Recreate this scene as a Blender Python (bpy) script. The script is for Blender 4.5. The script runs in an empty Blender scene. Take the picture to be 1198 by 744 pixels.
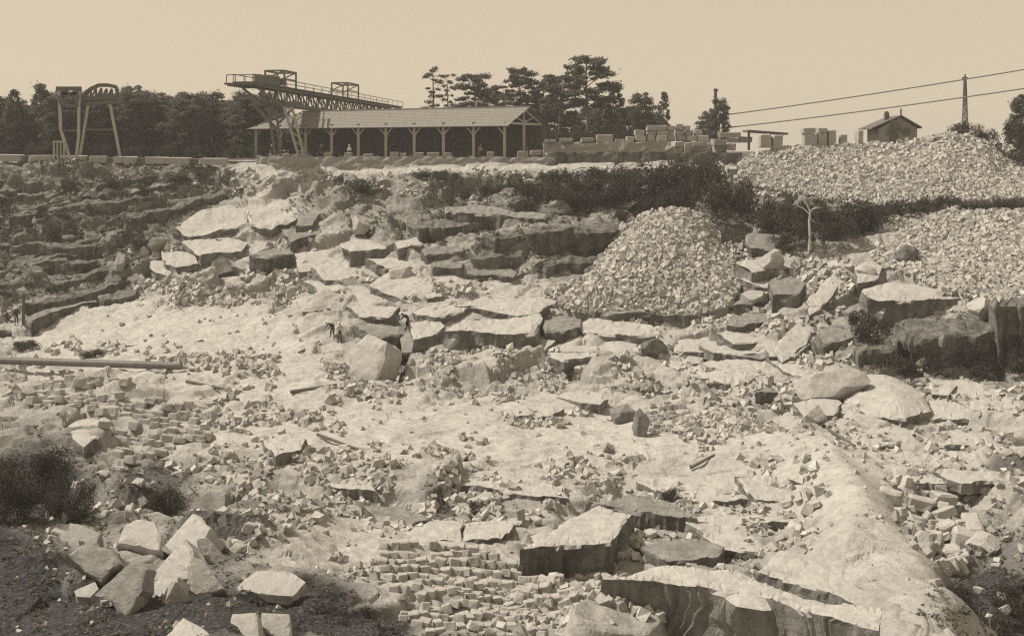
import bpy, bmesh, math, random
import numpy as np
from mathutils import Vector, Matrix, Euler
from mathutils.geometry import delaunay_2d_cdt

random.seed(7)
rng = np.random.default_rng(7)
scene = bpy.context.scene
col = scene.collection
R = math.radians

# ------------------------------------------------------------------ camera
# measurements below are in photograph pixels (1198 x 744); F is the focal length in those
# pixels, HY the horizon row. at() turns a pixel and a distance into a place in the quarry.
F, CX, HY, S = 1285.0, 599.0, 176.0, 1.4
cam_d = bpy.data.cameras.new('camera')
cam = bpy.data.objects.new('camera', cam_d)
col.objects.link(cam)
cam.location = (0, 0, 0)
cam.rotation_euler = (R(90), 0, 0)
cam_d.sensor_width = 36
cam_d.lens = 36 * F / 1198
cam_d.shift_y = -(372 - HY) / 1198
cam_d.clip_start = 0.5
cam_d.clip_end = 9000
scene.camera = cam

# ------------------------------------------------------------------ sky, sun, exposure
SUN_EL, SUN_AZ = 53.0, -80.0         # azimuth from the view direction, negative = left
world = bpy.data.worlds.new('World')
scene.world = world
world.use_nodes = True
nt = world.node_tree
nt.nodes.clear()
wo = nt.nodes.new('ShaderNodeOutputWorld')
bg = nt.nodes.new('ShaderNodeBackground')
sky = nt.nodes.new('ShaderNodeTexSky')
sky.sky_type = 'NISHITA'
sky.sun_disc = False
sky.sun_elevation = R(SUN_EL)
sky.sun_rotation = R(SUN_AZ)
sky.dust_density = 1.0
sky.air_density = 1.2
bw = nt.nodes.new('ShaderNodeRGBToBW')
pw = nt.nodes.new('ShaderNodeMath'); pw.operation = 'POWER'; pw.inputs[1].default_value = 0.22
tint = nt.nodes.new('ShaderNodeMix'); tint.data_type = 'RGBA'; tint.blend_type = 'MULTIPLY'
tint.inputs[0].default_value = 1.0
tint.inputs[7].default_value = (5.95, 5.0, 3.68, 1)
nt.links.new(sky.outputs[0], bw.inputs[0])
nt.links.new(bw.outputs[0], pw.inputs[0])
nt.links.new(pw.outputs[0], tint.inputs[6])
nt.links.new(tint.outputs[2], bg.inputs[0])
bg.inputs[1].default_value = 0.075
nt.links.new(bg.outputs[0], wo.inputs[0])

sun_d = bpy.data.lights.new('sun', 'SUN')
sun_d.energy = 5.0
sun_d.angle = R(0.6)
sun_d.color = (1.0, 0.93, 0.80)
sun = bpy.data.objects.new('sun', sun_d)
col.objects.link(sun)
el, az = R(SUN_EL), R(SUN_AZ)
to_sun = Vector((math.sin(az) * math.cos(el), math.cos(az) * math.cos(el), math.sin(el)))
sun.rotation_euler = to_sun.to_track_quat('Z', 'Y').to_euler()
sun.location = to_sun * 200

scene.render.engine = 'CYCLES'
scene.view_settings.view_transform = 'Standard'
scene.view_settings.look = 'None'
scene.view_settings.exposure = 0.1
scene.view_settings.gamma = 1.0
scene.cycles.use_denoising = False
scene.cycles.max_bounces = 5
scene.cycles.diffuse_bounces = 3
scene.cycles.transparent_max_bounces = 4
scene.cycles.filter_width = 1.3

# ------------------------------------------------------------------ helpers
def at(px, py, Y):
    return Vector(((px - CX) * Y / F, Y, -(py - HY) * Y / F))

def tag(o, label=None, cat=None, group=None, kind=None):
    if label: o['label'] = label
    if cat: o['category'] = cat
    if group: o['group'] = group
    if kind: o['kind'] = kind
    return o

def link(name, me, parent=None, mat=None):
    o = bpy.data.objects.new(name, me)
    col.objects.link(o)
    if parent: o.parent = parent
    if mat is not None and me is not None and len(me.materials) == 0:
        me.materials.append(mat)
    return o

def empty(name, loc=(0, 0, 0), rz=0.0):
    o = bpy.data.objects.new(name, None)
    o.empty_display_size = 0.3
    o.location = loc
    o.rotation_euler = (0, 0, rz)
    col.objects.link(o)
    return o

def mesh_np(name, verts, faces, smooth=False):
    """verts (n,3) array, faces (m,k) array of one polygon size"""
    me = bpy.data.meshes.new(name)
    verts = np.asarray(verts, np.float32); faces = np.asarray(faces, np.int32)
    m, k = faces.shape
    me.vertices.add(len(verts)); me.vertices.foreach_set('co', verts.ravel())
    me.loops.add(m * k); me.loops.foreach_set('vertex_index', faces.ravel())
    me.polygons.add(m)
    me.polygons.foreach_set('loop_start', np.arange(m, dtype=np.int32) * k)
    me.polygons.foreach_set('loop_total', np.full(m, k, np.int32))
    me.polygons.foreach_set('use_smooth', np.full(m, smooth))
    me.update(calc_edges=True)
    me.validate()
    return me

def mesh_bm(name, bm, smooth=False):
    me = bpy.data.meshes.new(name)
    bm.normal_update()
    bm.to_mesh(me); bm.free()
    if smooth:
        me.polygons.foreach_set('use_smooth', np.ones(len(me.polygons), bool))
    return me

# lattice noise -----------------------------------------------------
def _h(i, j, k, s):
    n = (i.astype(np.int64) * 374761393 + j.astype(np.int64) * 668265263 + k.astype(np.int64) * 2147483647 + s * 974634777) & 0xffffffff
    n = ((n ^ (n >> 13)) * 1274126177) & 0xffffffff
    n = n ^ (n >> 16)
    n = (n * 2246822519) & 0xffffffff
    n = n ^ (n >> 15)
    return (n & 0xffffff) / float(0xffffff)

def vnoise(p, s=0):
    f = np.floor(p); t = p - f
    t = t * t * (3 - 2 * t)
    i, j, k = f[..., 0], f[..., 1], f[..., 2]
    r = 0
    for a in (0, 1):
        wa = t[..., 0] if a else 1 - t[..., 0]
        for b in (0, 1):
            wb = t[..., 1] if b else 1 - t[..., 1]
            for c in (0, 1):
                wc = t[..., 2] if c else 1 - t[..., 2]
                r = r + _h(i + a, j + b, k + c, s) * wa * wb * wc
    return r * 2 - 1

def fbm(p, octaves=4, s=0, gain=0.5):
    r = 0; a = 1.0; q = p.copy()
    for o in range(octaves):
        r = r + a * vnoise(q, s + o * 17)
        q = q * 2.03 + 11.3; a *= gain
    return r

def blocks(p, s, lv, tl, soft):
    """broken-bedrock height field: every cell has its own level and tilt, joined over a short step"""
    f = np.floor(p)
    d1 = np.full(p.shape[:-1], 9.0); d2 = d1.copy(); cid = np.zeros(p.shape[:-1]); val = cid.copy(); val2 = cid.copy()
    for a in (-1, 0, 1):
        for b in (-1, 0, 1):
            for c in (-1, 0, 1):
                g = f + np.array([a, b, c])
                i, j, k = g[..., 0], g[..., 1], g[..., 2]
                q = np.stack([_h(i, j, k, s), _h(i, j, k, s + 1), _h(i, j, k, s + 2)], -1) * 0.9 + 0.05 + g
                v = p - q
                d = np.sqrt((v * v).sum(-1))
                c_ = _h(i, j, k, s + 3)
                # height of this block here: its own level plus its own tilt
                hv = (c_ - 0.5) * lv + tl * (v[..., 0] * np.sin(c_ * 40) + v[..., 1] * np.cos(c_ * 57) + v[..., 2] * np.sin(c_ * 91))
                near = d < d1
                sec = (~near) & (d < d2)
                val2 = np.where(near, val, np.where(sec, hv, val2))
                d2 = np.where(near, d1, np.where(sec, d, d2))
                val = np.where(near, hv, val)
                d1 = np.where(near, d, d1)
    w = np.clip((d2 - d1) / soft, 0, 1); w = w * w * (3 - 2 * w)
    return val * (0.5 + 0.5 * w) + val2 * (0.5 - 0.5 * w), d2 - d1

# ------------------------------------------------------------------ materials
MATS = {}
def new_mat(name):
    m = bpy.data.materials.new(name); m.use_nodes = True
    n = m.node_tree.nodes; l = m.node_tree.links
    b = n['Principled BSDF']
    b.inputs['Roughness'].default_value = 0.9
    b.inputs['Specular IOR Level'].default_value = 0.2
    MATS[name] = m
    return m, n, l, b

def grey(c, k=0.82, gain=0.80):
    """the print is toned, so stone and plants carry little colour of their own"""
    lum = 0.3 * c[0] + 0.59 * c[1] + 0.11 * c[2]
    return tuple((x + (lum - x) * k) * gain for x in c)

def ramp(n, l, fac, stops, interp='LINEAR'):
    r = n.new('ShaderNodeValToRGB'); r.color_ramp.interpolation = interp
    e = r.color_ramp.elements
    while len(e) < len(stops): e.new(0.5)
    for x, (p, c) in zip(e, stops):
        x.position = p; x.color = (*c, 1) if len(c) == 3 else c
    l.new(fac, r.inputs[0])
    return r.outputs[0]

def noise(n, l, vec, scale, detail=4, rough=0.6, out=0):
    t = n.new('ShaderNodeTexNoise'); t.inputs['Scale'].default_value = scale
    t.inputs['Detail'].default_value = detail; t.inputs['Roughness'].default_value = rough
    if vec is not None: l.new(vec, t.inputs['Vector'])
    return t.outputs[out]

def mixc(n, l, fac, a, b, mode='MIX'):
    m = n.new('ShaderNodeMix'); m.data_type = 'RGBA'; m.blend_type = mode
    for s_, v in ((m.inputs[0], fac), (m.inputs[6], a), (m.inputs[7], b)):
        if hasattr(v, 'is_output'): l.new(v, s_)
        elif isinstance(v, (int, float)): s_.default_value = v
        else: s_.default_value = (*v, 1)
    return m.outputs[2]

def math_(n, l, op, a, b=None):
    m = n.new('ShaderNodeMath'); m.operation = op
    for s_, v in ((m.inputs[0], a), (m.inputs[1], b)):
        if v is None: continue
        if hasattr(v, 'is_output'): l.new(v, s_)
        else: s_.default_value = v
    return m.outputs[0]

def bump(n, l, b, h, strength=0.4, dist=0.1):
    u = n.new('ShaderNodeBump'); u.inputs['Strength'].default_value = strength
    u.inputs['Distance'].default_value = dist
    l.new(h, u.inputs['Height']); l.new(u.outputs[0], b.inputs['Normal'])

LIGHT = (0.46, 0.40, 0.295)
MID = (0.33, 0.29, 0.215)
DARK = (0.13, 0.115, 0.085)
VEG = (0.075, 0.072, 0.046)

def make_ground():
    m, n, l, b = new_mat('quarry_ground')
    geo = n.new('ShaderNodeNewGeometry'); pos = geo.outputs['Position']
    at_ = n.new('ShaderNodeAttribute'); at_.attribute_name = 'mask'
    sep = n.new('ShaderNodeSeparateColor'); l.new(at_.outputs['Color'], sep.inputs[0])
    big = noise(n, l, pos, 0.16, 5, 0.65)
    fine = noise(n, l, pos, 2.2, 6, 0.75)
    spk = noise(n, l, pos, 9.0, 3, 0.7)
    rock = ramp(n, l, big, [(0.25, grey((0.30, 0.265, 0.195), gain=.95)), (0.5, grey((0.40, 0.355, 0.265), gain=.95)), (0.75, grey(LIGHT, gain=.98))])
    rock = mixc(n, l, 0.55, rock, ramp(n, l, fine, [(0.3, (0.45, 0.44, 0.42)), (0.5, (0.95, 0.94, 0.93)), (0.72, (1.15, 1.15, 1.15))]), 'MULTIPLY')
    # pale stone dust on the trodden floor
    dust = ramp(n, l, fine, [(0.28, grey((0.33, 0.29, 0.215))), (0.48, grey((0.50, 0.435, 0.325), gain=.95)), (0.68, grey((0.57, 0.50, 0.38), gain=1.0))])
    dust = mixc(n, l, 0.6, dust, ramp(n, l, noise(n, l, pos, 0.45, 6, 0.75), [(0.34, (0.66, 0.65, 0.63)), (0.55, (1, 1, 1))]), 'MULTIPLY')
    c = mixc(n, l, math_(n, l, 'MULTIPLY', sep.outputs[1], 0.85), rock, dust)
    # lichen, earth and low plants
    vegf = math_(n, l, 'MULTIPLY', sep.outputs[0], ramp(n, l, noise(n, l, pos, 0.9, 6, 0.8), [(0.33, (0.35,) * 3), (0.5, (1,) * 3)]))
    veg = ramp(n, l, fine, [(0.3, grey((0.08, 0.08, 0.055))), (0.5, grey((0.18, 0.172, 0.12))), (0.72, grey((0.33, 0.31, 0.22)))])
    c = mixc(n, l, vegf, c, veg)
    soil_shade = ramp(n, l, spk, [(0.35, (0.020, 0.020, 0.023)), (0.55, (0.042, 0.041, 0.045)), (0.7, (0.12, 0.115, 0.115))])
    c = mixc(n, l, sep.outputs[2], c, soil_shade)
    c = mixc(n, l, 0.5, c, ramp(n, l, spk, [(0.3, (0.6, 0.59, 0.57)), (0.55, (1, 1, 1)), (0.75, (1.2, 1.2, 1.2))]), 'MULTIPLY')
    l.new(c, b.inputs['Base Color'])
    h = math_(n, l, 'ADD', math_(n, l, 'MULTIPLY', fine, 1.0), math_(n, l, 'MULTIPLY', spk, 0.35))
    bump(n, l, b, h, 0.6, 0.2)
    return m

def make_rock(name, c0, c1, c2, streak=0.0, gain=0.80,  island=False, scale=1.0, bmp=0.6):
    m, n, l, b = new_mat(name)
    geo = n.new('ShaderNodeNewGeometry'); pos = geo.outputs['Position']
    fine = noise(n, l, pos, 1.6 * scale, 6, 0.72)
    spk = noise(n, l, pos, 9.0 * scale, 3, 0.7)
    c = ramp(n, l, fine, [(0.28, grey(c0, gain=gain)), (0.5, grey(c1, gain=gain)), (0.72, grey(c2, gain=gain))])
    if streak:
        mp = n.new('ShaderNodeMapping'); mp.inputs['Scale'].default_value = (1.5, 1.5, 0.16)
        l.new(pos, mp.inputs[0])
        st = noise(n, l, mp.outputs[0], 1.0, 4, 0.65)
        c = mixc(n, l, streak, c, ramp(n, l, st, [(0.38, (0.30, 0.29, 0.27)), (0.62, (1.05, 1.05, 1.05))]), 'MULTIPLY')
    c = mixc(n, l, 0.55, c, ramp(n, l, spk, [(0.3, (0.62, 0.61, 0.6)), (0.55, (1, 1, 1)), (0.75, (1.15, 1.15, 1.15))]), 'MULTIPLY')
    if island:
        c = mixc(n, l, 0.8, c, ramp(n, l, geo.outputs['Random Per Island'], [(0.0, (0.52, 0.51, 0.49)), (0.35, (0.82, 0.81, 0.8)), (1.0, (1.18, 1.18, 1.16))]), 'MULTIPLY')
    l.new(c, b.inputs['Base Color'])
    bump(n, l, b, math_(n, l, 'ADD', fine, math_(n, l, 'MULTIPLY', spk, 0.3)), bmp, 0.15 / scale)
    return m

def make_plain(name, c0, c1, scale=3.0, island=0.0, stretch=None, bmp=0.3, rough=0.9):
    m, n, l, b = new_mat(name)
    tc = n.new('ShaderNodeTexCoord'); geo = n.new('ShaderNodeNewGeometry')
    v = tc.outputs['Object']
    if stretch:
        mp = n.new('ShaderNodeMapping'); mp.inputs['Scale'].default_value = stretch
        l.new(v, mp.inputs[0]); v = mp.outputs[0]
    t = noise(n, l, v, scale, 5, 0.7)
    c = ramp(n, l, t, [(0.3, grey(c0, .6, .9)), (0.7, grey(c1, .6, .9))])
    if island:
        c = mixc(n, l, island, c, ramp(n, l, geo.outputs['Random Per Island'], [(0.0, (0.5, 0.5, 0.48)), (0.5, (0.95, 0.95, 0.95)), (1.0, (1.5, 1.5, 1.45))]), 'MULTIPLY')
    l.new(c, b.inputs['Base Color'])
    b.inputs['Roughness'].default_value = rough
    bump(n, l, b, t, bmp, 0.05)
    return m

M_GROUND = make_ground()
M_ROCK = make_rock('granite_light', (0.33, 0.285, 0.21), (0.43, 0.375, 0.275), (0.50, 0.44, 0.33), gain=0.97)
M_GREY = make_rock('granite_grey', (0.22, 0.195, 0.15), (0.31, 0.275, 0.21), (0.40, 0.36, 0.275), streak=0.4)
M_GREYB = make_rock('granite_grey_block', (0.24, 0.215, 0.165), (0.33, 0.295, 0.23), (0.42, 0.375, 0.29), scale=2.5, bmp=0.7)
M_STAIN_SHADE = make_rock('granite_stained_shade', (0.12, 0.11, 0.086), (0.21, 0.19, 0.15), (0.34, 0.305, 0.235), streak=0.8)  # stained granite; also carries shade painted into slab sides, dark wall and parapet
M_FACE_SHADE = make_rock('granite_face_shade', (0.17, 0.152, 0.12), (0.27, 0.24, 0.185), (0.36, 0.32, 0.245), streak=0.6)  # darker granite, the shade of slab sides put into its colour
M_STONE = make_rock('granite_rubble', (0.30, 0.265, 0.20), (0.42, 0.37, 0.275), (0.50, 0.44, 0.335), island=True, scale=2.0, gain=1.08)
M_SETT = make_rock('granite_sett', (0.32, 0.28, 0.21), (0.42, 0.37, 0.275), (0.50, 0.44, 0.33), island=True, scale=3.0, gain=1.0)
M_BLOCK = make_rock('granite_fresh_cut', (0.42, 0.37, 0.28), (0.52, 0.455, 0.345), (0.58, 0.515, 0.395), scale=2.5, bmp=0.5)
M_CUT = make_rock('granite_dressed', (0.42, 0.37, 0.28), (0.52, 0.455, 0.345), (0.58, 0.51, 0.39), island=True, scale=1.0, bmp=0.3)
M_NEEDLE = make_plain('pine_needles', (0.10, 0.10, 0.07), (0.22, 0.21, 0.145), 0.8, island=0.9)
M_LEAF = make_plain('scrub_leaves', (0.045, 0.044, 0.032), (0.10, 0.096, 0.066), 0.9, island=0.9)
M_GRASS = make_plain('dry_grass', (0.09, 0.086, 0.056), (0.21, 0.195, 0.135), 0.9, island=0.9)
for _m in (M_NEEDLE, M_LEAF, M_GRASS):
    _n, _l = _m.node_tree.nodes, _m.node_tree.links
    _b = _n['Principled BSDF']; _o = _n['Material Output']
    _t = _n.new('ShaderNodeBsdfTranslucent'); _x = _n.new('ShaderNodeMixShader'); _x.inputs[0].default_value = 0.4
    _l.new(_b.inputs['Base Color'].links[0].from_socket, _t.inputs['Color'])
    _l.new(_b.outputs[0], _x.inputs[1]); _l.new(_t.outputs[0], _x.inputs[2]); _l.new(_x.outputs[0], _o.inputs['Surface'])
M_BARK = make_plain('pine_bark', (0.13, 0.11, 0.08), (0.24, 0.20, 0.145), 6, stretch=(3, 3, 0.5))
M_TIMBER = make_plain('weathered_timber', (0.40, 0.36, 0.28), (0.58, 0.52, 0.40), 5, stretch=(2, 2, 2))
M_TDARK = make_plain('dark_timber', (0.10, 0.09, 0.07), (0.18, 0.16, 0.12), 5)
M_STEEL = make_plain('painted_steel', (0.12, 0.11, 0.088), (0.21, 0.195, 0.155), 2, rough=0.6)
M_ROOF = make_plain('roof_boards', (0.19, 0.17, 0.13), (0.27, 0.24, 0.185), 0.8, stretch=(6, 0.7, 1), bmp=0.4)
M_SLATE = make_plain('house_roof', (0.12, 0.105, 0.085), (0.18, 0.16, 0.125), 2)
M_PLASTER = make_plain('house_wall', (0.28, 0.245, 0.185), (0.36, 0.315, 0.24), 2)
M_MASON = make_rock('rubble_masonry', (0.20, 0.18, 0.135), (0.30, 0.265, 0.2), (0.42, 0.37, 0.28), scale=1.2, gain=1.0)
M_SKIN = make_plain('skin', (0.40, 0.32, 0.23), (0.48, 0.38, 0.27), 3)
M_SHIRT = make_plain('pale_shirt', (0.5, 0.44, 0.34), (0.6, 0.53, 0.41), 3)
M_CLOTH = make_plain('dark_cloth', (0.045, 0.041, 0.034), (0.075, 0.068, 0.055), 3)
M_STRAW = make_plain('straw', (0.52, 0.46, 0.34), (0.62, 0.55, 0.42), 8)

# ------------------------------------------------------------------ quarry ground
# along each column of sight: (row, distance) of the surface; cliffs are rows apart at one distance
PROFILE = {
 -320: [(187, 100), (195, 97), (240, 92), (300, 86), (350, 80), (380, 77), (400, 69), (440, 58), (470, 51), (510, 42), (560, 33), (620, 27), (744, 20), (930, 14)],
 0:   [(187, 100), (195, 97), (240, 91), (300, 85), (350, 80), (380, 77), (400, 69), (440, 58), (470, 51), (510, 42), (560, 33), (620, 27), (744, 20), (930, 14)],
 150: [(187, 100), (200, 97), (240, 91), (300, 85), (345, 80), (360, 76), (400, 68.5), (440, 58), (490, 48), (540, 38), (600, 29.5), (744, 20), (930, 14)],
 210: [(187, 100), (205, 97), (245, 92), (262, 88), (300, 83), (330, 79), (350, 75), (400, 67), (445, 57), (500, 46.5), (560, 36.5), (620, 28), (744, 20), (930, 14)],
 270: [(188, 100), (205, 97), (236, 94), (240, 91), (270, 87), (320, 80), (345, 76), (400, 66), (450, 56), (520, 43.5), (580, 34), (640, 26.5), (744, 20), (930, 14)],
 400: [(188, 96), (205, 93.5), (230, 90), (262, 85), (290, 80), (330, 74), (370, 68), (420, 61), (500, 46.5), (600, 34), (680, 26.5), (744, 22), (930, 15.5)],
 500: [(188, 93.5), (205, 91), (235, 86), (262, 79), (266, 76), (300, 73.5), (330, 72), (345, 70), (400, 63), (430, 59), (500, 47), (600, 35), (680, 27.5), (744, 23), (930, 16)],
 600: [(188, 91.5), (205, 89), (230, 84), (266, 76), (269, 74.5), (300, 73.8), (330, 73), (345, 70), (375, 66.5), (417, 61), (500, 47.5), (590, 36.5), (640, 31), (680, 28), (744, 23.5), (930, 16.5)],
 700: [(188, 89.5), (208, 86.5), (240, 79.5), (266, 75), (269, 74), (300, 73.2), (340, 71), (368, 67), (420, 60.5), (500, 48), (590, 37), (670, 29.5), (744, 25), (930, 18)],
 800: [(188, 88.5), (215, 84.5), (260, 76), (300, 72), (350, 68.5), (390, 65), (420, 60), (500, 48), (590, 37), (670, 29.5), (744, 26), (930, 19)],
 900: [(188, 87), (225, 81), (260, 74), (300, 70), (350, 65), (400, 60), (430, 56.5), (500, 47), (590, 37.5), (660, 30), (744, 25.5), (930, 19)],
 1000: [(188, 90), (235, 78), (265, 70), (310, 66), (350, 62), (372, 60), (400, 58), (440, 54), (500, 45), (590, 34.5), (680, 27), (744, 23.5), (930, 17)],
 1100: [(188, 88), (245, 74), (300, 66), (345, 60), (372, 58.6), (400, 57), (440, 55.5), (455, 53), (500, 47), (560, 39.5), (620, 34.5), (680, 29), (744, 24), (930, 17)],
 1198: [(188, 88), (240, 74), (300, 65), (345, 59.5), (352, 58), (400, 56.5), (440, 55.3), (455, 53), (500, 46), (560, 38), (620, 34), (680, 31.5), (744, 29), (930, 24)],
 1540: [(188, 88), (240, 74), (300, 65), (345, 59.5), (352, 58), (400, 56.5), (440, 55.3), (455, 53), (500, 46), (560, 38), (620, 34), (680, 31.5), (744, 29), (930, 24)],
}
GX = np.arange(-316, 1537, 4.0)
GY = np.arange(187, 926, 1.0)
keys = sorted(PROFILE)
prof = np.array([np.interp(GY, [a for a, _ in PROFILE[k]], [math.log(b * S) for _, b in PROFILE[k]]) for k in keys])
TAB = np.empty((len(GX), len(GY)))
for j in range(len(GY)):
    TAB[:, j] = np.interp(GX, keys, prof[:, j])
ker = np.exp(-0.5 * (np.arange(-9, 10) / 3.5) ** 2); ker /= ker.sum()
pad = np.pad(TAB, ((9, 9), (0, 0)), 'edge')
TAB = sum(k * pad[i:i + len(GX)] for i, k in enumerate(ker))
ker = np.exp(-0.5 * (np.arange(-4, 5) / 1.6) ** 2); ker /= ker.sum()
pad = np.pad(TAB, ((0, 0), (4, 4)), 'edge')
TAB = sum(k * pad[:, i:i + len(GY)] for i, k in enumerate(ker))

def bil(T, px, py):
    x = np.clip((np.asarray(px, float) - GX[0]) / 4.0, 0, len(GX) - 1.001)
    y = np.clip(np.asarray(py, float) - GY[0], 0, len(GY) - 1.001)
    i = x.astype(int); j = y.astype(int); a = x - i; b = y - j
    return (T[i, j] * (1 - a) * (1 - b) + T[i + 1, j] * a * (1 - b) + T[i, j + 1] * (1 - a) * b + T[i + 1, j + 1] * a * b)

def dist(px, py):
    return np.exp(bil(TAB, px, py))

def blob(px, py, lst):
    r = np.zeros_like(px)
    for (x, y, rx, ry, w) in lst:
        d = np.sqrt(((px - x) / rx) ** 2 + ((py - y) / ry) ** 2)
        r = np.maximum(r, w * np.clip((1.25 - d) / 0.5, 0, 1))
    return r

VEGB = [(60, 255, 190, 75, 1.0), (-150, 270, 160, 110, 1.0), (190, 225, 90, 38, 0.9), (20, 330, 60, 35, 0.9), (120, 300, 60, 40, 0.9), (420, 235, 80, 22, 0.6),
        (560, 250, 150, 18, 0.9), (470, 262, 70, 22, 0.8), (650, 225, 200, 24, 1.0), (640, 290, 90, 30, 0.55), (900, 255, 130, 35, 0.9),
        (1040, 250, 60, 25, 0.9), (1090, 410, 110, 38, 1.0), (1180, 400, 70, 55, 1.0), (1000, 360, 55, 40, 0.5), (1350, 400, 140, 60, 1.0),
        (270, 590, 60, 60, 0.45), (60, 580, 120, 70, 0.7), (870, 300, 60, 40, 0.5), (570, 585, 70, 20, 0.6), (850, 640, 110, 30, 0.35), (780, 605, 40, 14, 0.6), (1170, 480, 40, 12, 0.4)]
DUSTB = [(550, 505, 330, 45, 1.0), (200, 400, 190, 45, 1.0), (330, 450, 160, 20, 0.8), (820, 510, 120, 25, 0.9), (1000, 560, 60, 60, 1.0), (1060, 650, 50, 60, 0.9),
         (620, 560, 60, 40, 0.8), (480, 640, 120, 40, 0.9), (285, 245, 90, 18, 0.8), (450, 330, 120, 25, 0.6), (700, 400, 60, 22, 0.6), (1050, 480, 70, 35, 0.8),
         (640, 200, 300, 5, 0.9), (350, 205, 70, 9, 0.7), (560, 370, 80, 40, 0.6), (880, 430, 50, 25, 0.7), (230, 430, 230, 10, 0.9), (900, 580, 60, 60, 0.6), (320, 300, 60, 25, 0.6)]
DARKB = [(40, 570, 65, 55, 1.0), (0, 690, 90, 70, 1.0), (150, 720, 200, 55, 1.0), (330, 715, 95, 38, 1.0), (430, 735, 60, 22, 1.0), (180, 565, 45, 35, 0.8), (240, 640, 55, 35, 0.8),
         (1160, 665, 75, 50, 1.0), (1175, 730, 90, 60, 1.0), (1330, 700, 150, 120, 1.0), (540, 590, 45, 25, 0.7), (1120, 620, 35, 40, 0.7), (1190, 552, 35, 9, 0.8), (-150, 640, 200, 150, 1.0),  # lower right entries darken the pit
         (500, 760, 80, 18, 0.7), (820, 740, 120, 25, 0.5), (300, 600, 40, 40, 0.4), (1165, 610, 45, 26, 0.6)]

NX, NR = 880, 790
gx = np.linspace(-312, 1530, NX)
gy = 187.5 + (924 - 187.5) * np.linspace(0, 1, NR) ** 1.12
PX, PY = np.meshgrid(gx, gy, indexing='ij')
D = dist(PX, PY)
P = np.stack([(PX - CX) * D / F, D, -(PY - HY) * D / F], -1)
da = np.gradient(P, axis=0); db = np.gradient(P, axis=1)
N = np.cross(db, da); N /= np.linalg.norm(N, axis=-1)[..., None] + 1e-9
N[..., 2] = np.abs(N[..., 2]) + 0.15
N /= np.linalg.norm(N, axis=-1)[..., None]
veg = blob(PX, PY, VEGB); dust = blob(PX, PY, DUSTB); soil_shade = blob(PX, PY, DARKB)
steep = np.clip((0.75 - N[..., 2]) / 0.5, 0, 1)
nearf = (D / 90.0) ** 0.55                      # relief seen from near is finer
rough = np.clip(1 - 0.80 * dust, 0.16, 1)
warp = np.stack([fbm(P / 5.0, 3, 31), fbm(P / 5.0, 3, 41), fbm(P / 5.0, 3, 51)], -1)
Q = (P + warp * 1.2)
blk, gap = blocks(Q / np.array([6.0, 5.0, 3.2]), 5, 1.35, 0.8, 0.09)
blk -= 0.30 * np.clip(1 - gap / 0.12, 0, 1)
blk2, gap2 = blocks(Q / np.array([2.1, 1.9, 1.3]) + 7.7, 25, 0.75, 0.45, 0.16)
blk2 -= 0.16 * np.clip(1 - gap2 / 0.22, 0, 1)
disp = (0.85 * blk + 0.65 * blk2) * nearf * rough + 0.30 * fbm(P / 7.0, 4, 3) * nearf + 0.22 * fbm(P / 1.3, 4, 9) * nearf * (0.35 + 0.65 * rough)
disp *= 1 - 0.1 * soil_shade
disp *= np.clip((PY - 187.5) / 14.0, 0.05, 1)
disp *= 1 - 0.35 * np.clip((PY - 640) / 120.0, 0, 1)
# the bare ridge that runs from the middle right to the lower right corner, with the pit beyond it
rl = [(925, 505, 0.2), (960, 530, 0.7), (1000, 590, 1.0), (1040, 650, 1.0), (1090, 705, 0.9), (1150, 765, 0.9), (1200, 860, 0.8)]
ry = np.array([b for _, b, _ in rl]); rx = np.array([a for a, _, _ in rl]); rw = np.array([w for *_, w in rl])
cxr = np.interp(PY, ry, rx); wr = np.interp(PY, ry, rw, left=0)
half = np.interp(PY, [505, 600, 744, 900], [32, 52, 48, 66])
u = (PX - cxr) / half
u = np.where(u < 0, u * 0.42, u * 1.15)
ridge = wr * np.exp(-u * u * 1.3)
pit = wr * np.clip((u - 0.6) / 1.0, 0, 1) * np.clip((PX - 1010) / 60, 0, 1) * np.clip((PY - 560) / 60.0, 0, 1)
disp = disp * (1 - 0.35 * ridge)
P = P + N * disp[..., None]
P[..., 2] += 1.05 * ridge - 1.5 * pit
P[..., 2] += 1.5 * blob(PX, PY, [(722, 778, 70, 36, 1.0), (690, 740, 30, 16, 0.5)]) ** 1.5
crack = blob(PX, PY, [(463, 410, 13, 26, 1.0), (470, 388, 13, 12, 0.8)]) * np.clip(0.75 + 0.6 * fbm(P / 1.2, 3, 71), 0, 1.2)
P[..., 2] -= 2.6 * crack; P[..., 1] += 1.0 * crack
dust = np.maximum(dust, 0.75 * ridge) * (1 - np.clip(crack, 0, 1)); soil_shade = np.maximum(soil_shade * (1 - ridge), 0.85 * np.clip(crack, 0, 1))  # shade inside the crack is painted in with the dark soil colour

idx = np.arange(NX * NR).reshape(NX, NR)
quads = np.stack([idx[:-1, :-1], idx[:-1, 1:], idx[1:, 1:], idx[1:, :-1]], -1).reshape(-1, 4)
me = mesh_np('quarry_ground', P.reshape(-1, 3), quads, smooth=False)
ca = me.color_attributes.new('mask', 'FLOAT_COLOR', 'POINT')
ca.data.foreach_set('color', np.stack([veg, dust, soil_shade, np.ones_like(veg)], -1).astype(np.float32).ravel())
me.materials.append(M_GROUND)
ground = link('quarry_ground', me)
tag(ground, 'pale granite quarry floor and stepped rock walls strewn with rubble', 'quarry', kind='structure')

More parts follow.
